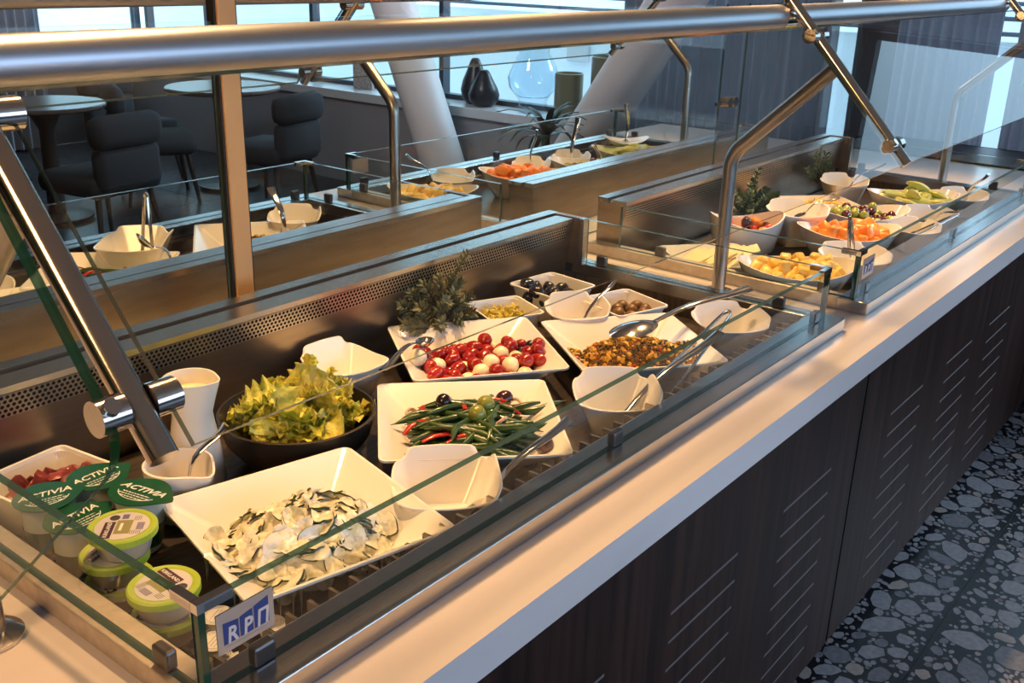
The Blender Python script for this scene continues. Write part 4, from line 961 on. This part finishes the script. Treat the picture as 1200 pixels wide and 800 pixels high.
spoon('serving_spoon', (0.832, 1.325, 0.895), (0.905, 1.295, 1.005), 'dark-handled steel spoon standing in the sauce pot', (0.020, 0.014), handle=0.006)
# ------------------------------------------------------------------ packaged pots at the left end
def leafshape(r, tab, n=40):   # round foil lid with a pull tab towards +x
    return [((r+tab*math.exp(-((math.atan2(math.sin(a), math.cos(a)))/0.28)**2))*math.cos(a), r*math.sin(a)*(1+0.03*math.cos(4*a))) for a in [2*PI*k/n for k in range(n)]]
def yogurt(loc, rz, label, tilt=(0, 0), z=FL):
    t = thing('yogurt_pot', label, 'yogurt', (*loc, z), rz, 'green-lidded yogurt pots'); t.rotation_euler = (tilt[0], tilt[1], rz); t.scale = (1.19, 1.19, 1.19)
    obj('pot', lathe([(0.001, 0), (0.024, 0), (0.027, 0.004), (0.031, 0.045), (0.030, 0.055), (0.034, 0.077), (0.036, 0.079), (0.001, 0.079)], 32), POTW, t, True)
    b = bmesh.new(); n = 28
    for k in range(n):
        a0, a1 = 2*PI*k/n, 2*PI*(k+1)/n; f = lambda a, z_, r_: (math.cos(a)*r_, math.sin(a)*r_, z_)
        b.faces.new([b.verts.new(f(a, z_, r_)) for a, z_, r_ in ((a0, 0.012, 0.0292), (a1, 0.012, 0.0292), (a1, 0.044, 0.0318), (a0, 0.044, 0.0318))])
    obj('sleeve', b, POTG, t)
    lid = obj('lid', prism(bmesh.new(), leafshape(0.0395, 0.010), 0.0793, 0.0803), LIDG, t)
    text('lettering', 'ACTIVIA', 0.0172, WHITEP, lid, (0, 0.006, 0.0806), shear=0.25, bold=0.0002, sx=1.0)
    b = bmesh.new(); gg_ = random.Random(4)
    for k, w in ((0, 0.040), (1, 0.046), (2, 0.034)):
        x_ = -w/2
        while x_ < w/2: d_ = gg_.uniform(0.002, 0.006); box(b, (x_, -0.0085-0.0055*k, 0.0803), (min(x_+d_, w/2), -0.0070-0.0055*k, 0.0806)); x_ += d_+0.0014
    obj('small_print', b, WHITEP, lid)['kind'] = 'stuff'
    b = bmesh.new(); sweep(b, [(0.028*math.cos(a), -0.002+0.022*math.sin(a), 0.0805) for a in [R(200+14*k) for k in range(11)]], 0.0006, 4); obj('printed_arc', b, WHITEP, lid)
    return t
yogurt((0.722, 1.385), R(2), 'green-lidded yogurt pot furthest back, under the rod end', z=FL+0.001)
yogurt((0.724, 1.288), R(-72), 'green-lidded yogurt pot furthest right, its lid turned', (R(-5), R(4)), z=FL+0.006)
yogurt((0.636, 1.384), R(-16), 'green-lidded yogurt pot at the far left of the group', z=FL+0.002)
yogurt((0.636, 1.296), R(6), 'green-lidded yogurt pot in front, partly hidden by the dip tubs', z=FL-0.001)
def tub(loc, z, rz, label, group, tilt=(0, 0)):
    t = thing('dip_tub', label, 'tub', (*loc, z), rz, group); t.rotation_euler = (tilt[0], tilt[1], rz)
    obj('cup', lathe([(0.001, 0), (0.030, 0), (0.034, 0.003), (0.043, 0.034), (0.001, 0.034)], 32), CLEARCUP, t, True)
    ld = obj('lid', lathe([(0.0435, 0.030), (0.0475, 0.031), (0.0475, 0.040), (0.045, 0.0425), (0.040, 0.0415), (0.0385, 0.0405), (0.001, 0.0405)], 40), LIME, t)
    obj('label_disc', lathe([(0.001, 0.0408), (0.0365, 0.0408), (0.0365, 0.0412), (0.001, 0.0412)], 40), LABELW, ld)
    b = bmesh.new(); box(b, (-0.033, 0.010, 0.0413), (0.010, 0.0245, 0.0416)); obj('brand_band', b, LABELP, ld)
    text('lettering', 'KIRKLAND', 0.0082, WHITEP, ld, (-0.011, 0.0172, 0.0417), bold=0.0001)
    b = bmesh.new(); box(b, (-0.022, -0.013, 0.0413), (0.014, 0.008, 0.0415)); box(b, (-0.019, -0.010, 0.0415), (0.011, 0.005, 0.04155)); obj('olive_panel', b, LABELO, ld)
    obj_ = bmesh.new(); box(obj_, (-0.014, -0.0012, 0.04155), (0.006, 0.0028, 0.0417)); obj('panel_mark', obj_, WHITEP, ld)
    obj('seal', lathe([(0.0045, 0.0413), (0.007, 0.0413), (0.007, 0.0416), (0.0045, 0.0416), (0.0045, 0.0413)], 20), INK, ld, loc=(0.0215, 0.014, 0))
    obj('violet_patch', nbox((0.018, -0.005, 0.0413), (0.030, 0.004, 0.0415)), LABELV, ld)
    b = bmesh.new()
    for k in range(9): box(b, (-0.012+k*0.0022, -0.030, 0.0413), (-0.012+k*0.0022+(0.0014 if k % 2 else 0.0008), -0.020, 0.0415))
    obj('barcode', b, LABELV, ld)
    b = bmesh.new()
    for k in range(6): box(b, (-0.024, -0.0145-0.0026*k, 0.0413), (-0.014, -0.0138-0.0026*k, 0.0415))
    for k in range(4): box(b, (0.013, -0.0145-0.0026*k, 0.0413), (0.025, -0.0138-0.0026*k, 0.0415))
    obj('small_print', b, INK, ld)['kind'] = 'stuff'
    return t
tub((0.640, 1.178), FL+0.0845, R(46), 'lime-rimmed dip tub on top of the back stack', 'dip tubs in two stacks')
tub((0.630, 1.190), FL+0.042, R(20), 'lime-rimmed dip tub in the middle of the back stack', 'dip tubs in two stacks')
tub((0.632, 1.188), FL, R(70), 'lime-rimmed dip tub at the bottom of the back stack', 'dip tubs in two stacks')
tub((0.622, 1.058), FL+0.050, R(-92), 'lime-rimmed dip tub on top of the front stack', 'dip tubs in two stacks')
tub((0.626, 1.062), FL+0.005, R(10), 'lime-rimmed dip tub at the bottom of the front stack', 'dip tubs in two stacks')
def creamer(loc, z, label):
    t = thing('creamer_cup', label, 'creamer', (*loc, z), 0.4, 'white creamer cups in the front corner')
    obj('cup', lathe([(0.001, 0), (0.012, 0), (0.017, 0.016), (0.001, 0.016)], 20), FOILW, t, True)
    ld = obj('lid', lathe([(0.001, 0.0162), (0.0215, 0.0162), (0.0215, 0.0172), (0.001, 0.0172)], 28), FOILW, t)
    b = bmesh.new()
    for r in (0.016, 0.019): sweep(b, [(r*math.cos(a), r*math.sin(a), 0.0173) for a in [R(10*k) for k in range(0, 34)]], 0.0003, 4)
    for k in range(3): box(b, (-0.012, -0.006+k*0.005, 0.0172), (0.012, -0.0055+k*0.005, 0.0175))
    obj('printed_ring', b, LABELV, ld)
for loc, z, lab in (((0.664, 1.005), 0.8805, 'white foil-lidded creamer cup at the back of the corner heap'), ((0.628, 0.962), 0.8805, 'white foil-lidded creamer cup at the left of the corner heap'), ((0.702, 0.944), 0.8740, 'white foil-lidded creamer cup at the right behind the sign'), ((0.640, 0.920), 0.8640, 'white foil-lidded creamer cup lowest, nearest the corner'), ((0.66, 1.0), FL, 'creamer cup under the back one of the corner heap'), ((0.63, 0.965), FL, 'creamer cup under the left one of the corner heap')):
    creamer(loc, z, lab)
def sign(x, y, lab, text_on=True, flip=1):
    t = thing('glass_sign', lab, 'sign', (x, y, 1.006))
    obj('card', nbox((-0.040, -0.001, -0.027), (0.040, 0.001, 0.027)), SIGNP, t)
    if text_on:
        bl = bmesh.new(); yb = -0.0012*flip
        for poly in ([(-0.032, 0.013), (-0.011, 0.010), (-0.011, -0.016), (-0.032, -0.016)], [(-0.009, 0.0105), (0.009, 0.0135), (0.009, -0.016), (-0.009, -0.016)], [(0.011, 0.014), (0.032, 0.019), (0.032, -0.016), (0.011, -0.016)]):
            lo_2 = [bl.verts.new((a, yb, c)) for a, c in poly]; hi2 = [bl.verts.new((a, yb*1.4, c)) for a, c in poly]
            bl.faces.new(lo_2); bl.faces.new(hi2[::-1])
            for i in range(4): bl.faces.new((lo_2[i], lo_2[(i+1) % 4], hi2[(i+1) % 4], hi2[i]))
        bmesh.ops.recalc_face_normals(bl, faces=bl.faces)
        pn = obj('blue_panels', bl, SIGNB, t)
        for ch, cx, sz in (('R', -0.0205, 0.029), ('P', 0.001, 0.029), ('\u041f', 0.0225, 0.029)):
            text('lettering', ch, sz, SIGNW, pn, (cx, yb*1.6, -0.0065), (R(90), 0, 0), shear=0.12, bold=0.0007, sx=0.85)
        obj('underline', nbox((-0.030, -0.0016, -0.0215), (0.032, -0.0011, -0.0205)), SIGNP, t)
    return t
sign(0.592, 0.8405, 'small sign with blue lettering on the near glass corner')
sign(2.583, 0.8405, 'small blue and white sign on the glass corner of the fruit well')
sign(2.580, 2*MID-0.8405, 'small pale card on the window-side glass, seen from behind', False)
# ------------------------------------------------------------------ fruit wells
ell = lambda ax, ay, h: (lambda u, v: (lambda e: 0.012 if e < 0.6 else 0.012+(e-0.6)/0.4*(h-0.012))(math.hypot(u/ax, v/ay)))
pc = [mesh_of(nbox((-0.022, -0.016, -0.014), (0.022, 0.016, 0.014), 0.006), PINE), mesh_of(nbox((-0.018, -0.018, -0.016), (0.018, 0.018, 0.016), 0.007), PINE)]
mc = [mesh_of(nbox((-0.026, -0.018, -0.016), (0.026, 0.018, 0.016), 0.006), MELON), mesh_of(nbox((-0.02, -0.022, -0.015), (0.02, 0.022, 0.015), 0.008), MELON)]
hc = [mesh_of(tube([(0.055*math.cos(R(a)), 0.055*math.sin(R(a))-0.04, 0) for a in range(30, 151, 15)], [0.005, 0.012, 0.016, 0.018, 0.019, 0.018, 0.016, 0.012, 0.005], 8, flat=(1.1, 0.75)), HONEY)]
gg, gr_ = mesh_of(ball(0.0165, 0.0155, 0.0185), GRAPEG), mesh_of(ball(0.0165, 0.0155, 0.0185), GRAPER)
def fruit_bowl(side, kind, loc, rz, ax, ay, n, seed, where):
    g = random.Random(seed); h = 0.100
    word = dict(pineapple='pineapple chunks', melon='orange melon chunks', grape='red and green grapes', honeydew='green melon slices')[kind]
    oval_bowl('oval_bowl', ax, ay, h, 'white oval bowl of %s %s' % (word, where), loc, rz)
    ms, r, nm, cat, one = dict(pineapple=(pc, 0.019, 'pineapple_chunk', 'pineapple', 'pineapple chunk'), melon=(mc, 0.0205, 'melon_chunk', 'melon', 'orange melon chunk'), grape=([gg, gr_, gr_, gg, gr_], 0.0165, 'grape', 'grape', 'grape'), honeydew=(hc, 0.024, 'melon_slice', 'melon', 'green melon slice'))[kind]
    P = pack(n, [r*0.92]*n, ell(ax, ay, h), (ax*0.66, ay*0.60), seed, 130)
    for i, p in enumerate(place(P, loc, rz)):
        me = ms[i % len(ms)]; lab = one
        if kind == 'grape': lab = 'green grape' if me is gg else 'dark red grape'
        tag(link(nm, me, None, (p[0], p[1], p[2]+0.038), rrot(g) if kind != 'honeydew' else (g.gauss(0.3, .35), g.gauss(0, .3), g.uniform(0, 6.28))), '%s in the oval bowl %s' % (lab, where), cat, '%s %s' % (word, where))
A1 = R(-50)
aisle, wind = 'on the aisle side', 'on the window side'
fruit_bowl(0, 'pineapple', (2.655, 1.062), A1, 0.172, 0.122, 46, 41, aisle)
fruit_bowl(0, 'melon', (3.165, 1.110), A1, 0.166, 0.118, 42, 42, aisle)
fruit_bowl(0, 'grape', (3.465, 1.185), A1, 0.170, 0.115, 54, 43, aisle)
fruit_bowl(0, 'honeydew', (3.865, 1.135), A1, 0.170, 0.125, 24, 44, aisle)
fruit_bowl(1, 'pineapple', (2.660, 2.450), A1, 0.165, 0.118, 42, 45, wind)
fruit_bowl(1, 'melon', (3.140, 2.420), A1, 0.170, 0.118, 46, 46, wind)
fruit_bowl(1, 'grape', (3.520, 2.370), A1, 0.160, 0.115, 36, 47, wind)
fruit_bowl(1, 'honeydew', (3.895, 2.405), A1, 0.165, 0.125, 24, 48, wind)
# sliced cheese plates
square_dish('square_plate', 0.26, 0.050, 'white square plate of pale cheese slices near the bent tube', (2.735, 1.360), R(-40), 0.75, 'plate')
g = random.Random(51); cs = mesh_of(nbox((-0.050, -0.036, -0.002), (0.050, 0.036, 0.002), 0.001), CHEESEW)
for k in range(12):
    a = R(-40)+0.25*math.sin(k); u, v = -0.075+0.016*k, 0.010*math.sin(k*1.3)
    x, y, z = place([(u, v, 0.035+0.0015*k)], (2.735, 1.360), R(-40))[0]
    tag(link('cheese_slice', cs, None, (x, y, z), (0.05, R(-24), a+g.gauss(0, .1))), 'pale cheese slice overlapping others on the square plate', 'cheese', 'cheese slices on the aisle plate')
square_dish('square_plate', 0.27, 0.062, 'white square plate of yellow cheese sticks behind the grapes', (3.625, 1.385), R(-40), 0.7, 'plate')
ck = [mesh_of(nbox((-0.030, -0.009, -0.009), (0.030, 0.009, 0.009), 0.002), CHEESE)]
P = pack(44, [0.0125]*44, sq(0.135, 0.062, 0.7), (0.095, 0.080), 53, 110); pts = place(P, (3.625, 1.385), R(-40)); pts = [(x, y, z+0.014) for x, y, z in pts]
scatter('cheese_stick', ck, pts, 'yellow cheese stick in the heap behind the grapes', 'cheese', 'yellow cheese sticks on the aisle side', g)
# crocks
def oval_crock(ax, ay, h, loc, rz, label):
    def warp(a, r, z_, x, y): return x*ax, y*ay, z_*(1+0.16*math.cos(2*a)*(z_/h))
    return tag(obj('oval_crock', lathe([(0.001, 0), (0.74, 0), (0.80, 0.005), (0.93, h*0.6), (1.0, h), (0.955, h), (0.88, h*0.6), (0.76, 0.012), (0.001, 0.012)], 44, warp=warp), CHINA, None, True, (*loc, FL), (0, 0, rz)), label, 'crock')
oval_crock(0.125, 0.095, 0.110, (3.030, 1.400), R(-42), 'deep white oval crock of berries and fruit beside the bent tube')
br = [mesh_of(ball(0.026, 0.02, 0.018, 12, 8, 0.2, 1), BERRY), mesh_of(ball(0.022, 0.02, 0.017, 12, 8, 0.2, 2), OLVP), mesh_of(ball(0.024, 0.018, 0.017, 12, 8, 0.2, 3), MELON)]
lb = ('red berry', 'dark plum half', 'orange fruit piece')
P = pack(20, [0.018]*20, ell(0.11, 0.085, 0.10), (0.075, 0.055), 61, 110)
for i, p in enumerate(place(P, (3.030, 1.400), R(-42))): tag(link('fruit_piece', br[i % 3], None, (p[0], p[1], p[2]+0.022), rrot(g)), lb[i % 3]+' in the deep oval crock', 'fruit', 'fruit in the oval crock')
rest('handled_crock', 0.085, 0.118, 'tall white handled crock between the melon and the berries', (3.222, 1.312), R(-42), tabs=(0, 1))
spoon('serving_spoon', (3.225, 1.300, 0.955), (3.330, 1.215, 1.010), 'thin steel spoon handle rising from the tall handled crock', (0.022, 0.016), handle=0.0035)
for a, h, loc, rz, lab in ((0.088, 0.075, (2.955, 1.008), R(-45), 'white spoon rest between the pineapple and melon bowls, aisle side'),
                         (0.070, 0.080, (3.425, 0.985), R(-45), 'white spoon rest before the grapes, aisle side'),
                         (0.070, 0.080, (3.655, 1.010), R(-40), 'white spoon rest before the honeydew bowl, aisle side'),
                         (0.075, 0.105, (3.880, 1.405), R(-40), 'tall white spoon rest behind the honeydew bowl, aisle side'),
                         (0.072, 0.080, (4.080, 1.010), R(-40), 'white spoon rest at the right end of the aisle fruit well')):
    rest('spoon_rest', a, h, lab, loc, rz)
tongs('serving_tongs', (2.960, 1.010, 0.880), (2.965, 1.040, 1.035), 'upright steel tongs in the rest before the orange melon', 0.014)
spoon('serving_spoon', (3.890, 1.400, 0.925), (3.985, 1.290, 1.030), 'patterned steel spoon handle in the tall rest behind the honeydew', (0.022, 0.016), handle=0.005)
spoon('serving_spoon', (4.085, 1.010, 0.90), (4.060, 0.930, 1.030), 'steel spoon standing in the rest at the right end, aisle side', (0.024, 0.018), handle=0.007)
spoon('serving_spoon', (3.640, 1.000, 0.90), (3.560, 0.880, 0.985), 'steel spoon leaning towards the glass before the honeydew', (0.024, 0.018), handle=0.006)
tongs('serving_tongs', (3.420, 0.985, 0.90), (3.500, 0.880, 0.975), 'steel tongs lying in the rest before the grapes', 0.016)
sprig('parsley_bunch', (3.265, 1.500, 0.90), [(0.03, 0, 0.17), (-0.10, 0.01, 0.11), (0.10, 0.0, 0.09), (-0.05, -0.02, 0.11), (0.06, -0.03, 0.10), (0.0, -0.05, 0.085), (0.16, 0.0, 0.06), (-0.14, 0.0, 0.07), (0.04, 0.02, 0.13), (-0.02, 0.0, 0.125), (0.12, -0.04, 0.075), (-0.09, -0.05, 0.06)], 'bunch of green herbs standing behind the berry crock', HERB, 36, (0.028, 0.0085), 5)
sprig('parsley_bunch', (3.900, 1.520, 0.93), [(0.0, 0, 0.15), (-0.06, 0, 0.12), (0.06, 0, 0.11), (0.1, 0, 0.06), (-0.1, 0, 0.07), (0.03, -0.02, 0.12)], 'grassy green herb bunch in the back corner of the aisle fruit well', HERB, 30, (0.034, 0.003), 6)
# window-side fruit well extras
for a, h, loc, rz, lab in ((0.080, 0.085, (2.925, 2.590), R(-45), 'white spoon rest between the pineapple and melon bowls, window side'),
                         (0.075, 0.080, (3.385, 2.560), R(-45), 'white spoon rest behind the melon bowl, window side'),
                         (0.075, 0.080, (3.640, 2.535), R(-45), 'white spoon rest behind the grapes, window side')):
    rest('spoon_rest', a, h, lab, loc, rz)
oval_bowl('oval_bowl', 0.105, 0.085, 0.03, 'shallow white plate resting on top of the green melon slices', (3.985, 2.475), A1, FL+0.098)
spoon('serving_spoon', (2.800, 2.560, 0.93), (2.720, 2.640, 1.045), 'warm steel spoon leaning left out of the window-side pineapple rest', (0.024, 0.017), handle=0.007)
for tip, end, lab in (((3.390, 2.555, 0.89), (3.400, 2.545, 1.075), 'upright steel spoon with a shining end behind the melon bowl'), ((3.640, 2.530, 0.89), (3.670, 2.530, 1.100), 'upright dark spoon with a shining end behind the grapes'), ((3.985, 2.475, 0.965), (3.970, 2.475, 1.140), 'upright steel tongs on the plate over the green melon'), ((3.52, 2.30, 0.92), (3.485, 2.315, 1.035), 'pale upright spoon handle before the grapes, window side')):
    spoon('serving_spoon', tip, end, lab, (0.02, 0.015), handle=0.008)
# ------------------------------------------------------------------ window-side salad well
square_dish('square_dish', 0.336, DZ, 'white square dish of bean salad on the window side, behind the rod', (1.375, 2.455), R(-44))
bean_pile((1.375, 2.455), R(-44), 46, 5, (0.09, 0.085), 'dark green bean in the window-side dish behind the rod', 'green beans in the window-side dish', nm=6)
for u, v, a in ((-0.03, 0.0, 0.3), (0.05, 0.03, 1.2), (0.0, -0.05, 0.1), (-0.08, 0.04, 0.7), (0.07, -0.03, 0.2)):
    x, y, z = place([(u, v, 0.066)], (1.375, 2.455), R(-44))[0]; tag(link('pepper_strip', pm, None, (x, y, z), (0.2, 0.1, a)), 'strip of red pepper on the window-side bean salad', 'pepper', 'red pepper strips on the window-side beans')
square_dish('square_dish', 0.336, DZ, 'white square dish of grain salad on the window side', (1.860, 2.455), R(-36))
grain_heap((1.860, 2.455), R(-36), (0.12, 0.10), 0.055, 3000, 77, 'brown grain salad heaped in the window-side dish', off=(0.02, -0.01), size=0.0035)
square_dish('square_dish', 0.336, DZ, 'white square dish nearest the middle on the window side, left of the post', (1.720, 2.150), R(-44), )
square_dish('square_dish', 0.336, DZ, 'white square dish at the left of the window-side well, behind the rod', (1.165, 2.280), R(-20))
rest('spoon_rest', 0.095, 0.105, 'deep white crock holding open tongs on the window side', (1.535, 2.565), R(-45))
rest('spoon_rest', 0.082, 0.085, 'white spoon rest by the right glass of the window-side salad well', (2.095, 2.540), R(-40))
oval_bowl('round_bowl', 0.12, 0.12, 0.075, 'white round bowl at the left edge, behind the rod', (1.045, 2.545), 0)
tongs('serving_tongs', (1.560, 2.545, 0.895), (1.575, 2.545, 1.080), 'steel tongs standing upright in the deep window-side crock', 0.024)
spoon('serving_spoon', (1.470, 2.400, 1.000), (1.530, 2.360, 0.925), 'steel spoon with its bowl up, standing in the bean dish on the window side', (0.030, 0.017), handle=0.006)
spoon('serving_spoon', (1.945, 2.395, 0.925), (1.960, 2.480, 1.060), 'steel spoon standing in the window-side grain salad', (0.030, 0.022), handle=0.008)
sprig('parsley_bunch', (2.16, 2.36, 0.88), [(0.0, 0, 0.07), (0.05, 0, 0.05), (-0.05, 0, 0.05), (0.08, 0.03, 0.03)], 'small dark herb bunch by the right glass of the window-side well', HERB, 20, (0.022, 0.006), 9)

# ------------------------------------------------------------------ labels of alike pieces: say where in their pile each lies
def place_words():
    from collections import defaultdict
    bpy.context.view_layer.update()
    by = defaultdict(list); right = Vector((math.sin(TH), -math.cos(TH), 0)); deep = Vector((math.cos(TH), math.sin(TH), 0))
    for o in bpy.data.objects:
        if o.parent is None and o.get('group') and o.get('label') and o.get('category'): by[o['label']].append(o)
    ORD = ['leftmost', 'second from left', 'middle one', 'second from right', 'rightmost']
    for lab, os_ in by.items():
        if len(os_) < 2: continue
        P = [o.matrix_world.translation for o in os_]; n = len(os_)
        def terc(vals, words):
            q = sorted(vals); c = [q[max(0, (k*n)//len(words)-1)] for k in range(1, len(words))]
            return [words[sum(v > t for t in c)] for v in vals]
        d = terc([p.dot(deep) for p in P], ['front', 'middle', 'back']) if n > 4 else ['']*n
        l = terc([p.dot(right) for p in P], ['left', 'centre', 'right']) if n > 8 else ['']*n
        h = terc([p.z for p in P], ['below', 'on top']) if n > 12 else ['']*n
        cells = defaultdict(list)
        for i in range(n): cells[d[i], l[i], h[i]].append(i)
        for key, idx in cells.items():
            idx.sort(key=lambda i: P[i].dot(right)); w = ' '.join(k for k in key if k)
            for r, i in enumerate(idx):
                k = len(idx); o_w = ''
                if 1 < k <= 5: o_w = {2: [ORD[0], ORD[4]], 3: [ORD[0], ORD[2], ORD[4]], 4: [ORD[0], ORD[1], ORD[3], ORD[4]], 5: ORD}[k][r]
                base = lab.split(); tail = (w+' '+o_w).split(); base = base[:16-len(tail)] if len(base)+len(tail) > 16 else base
                os_[i]['label'] = ' '.join(base)+(', '+' '.join(tail) if tail else '')
place_words()
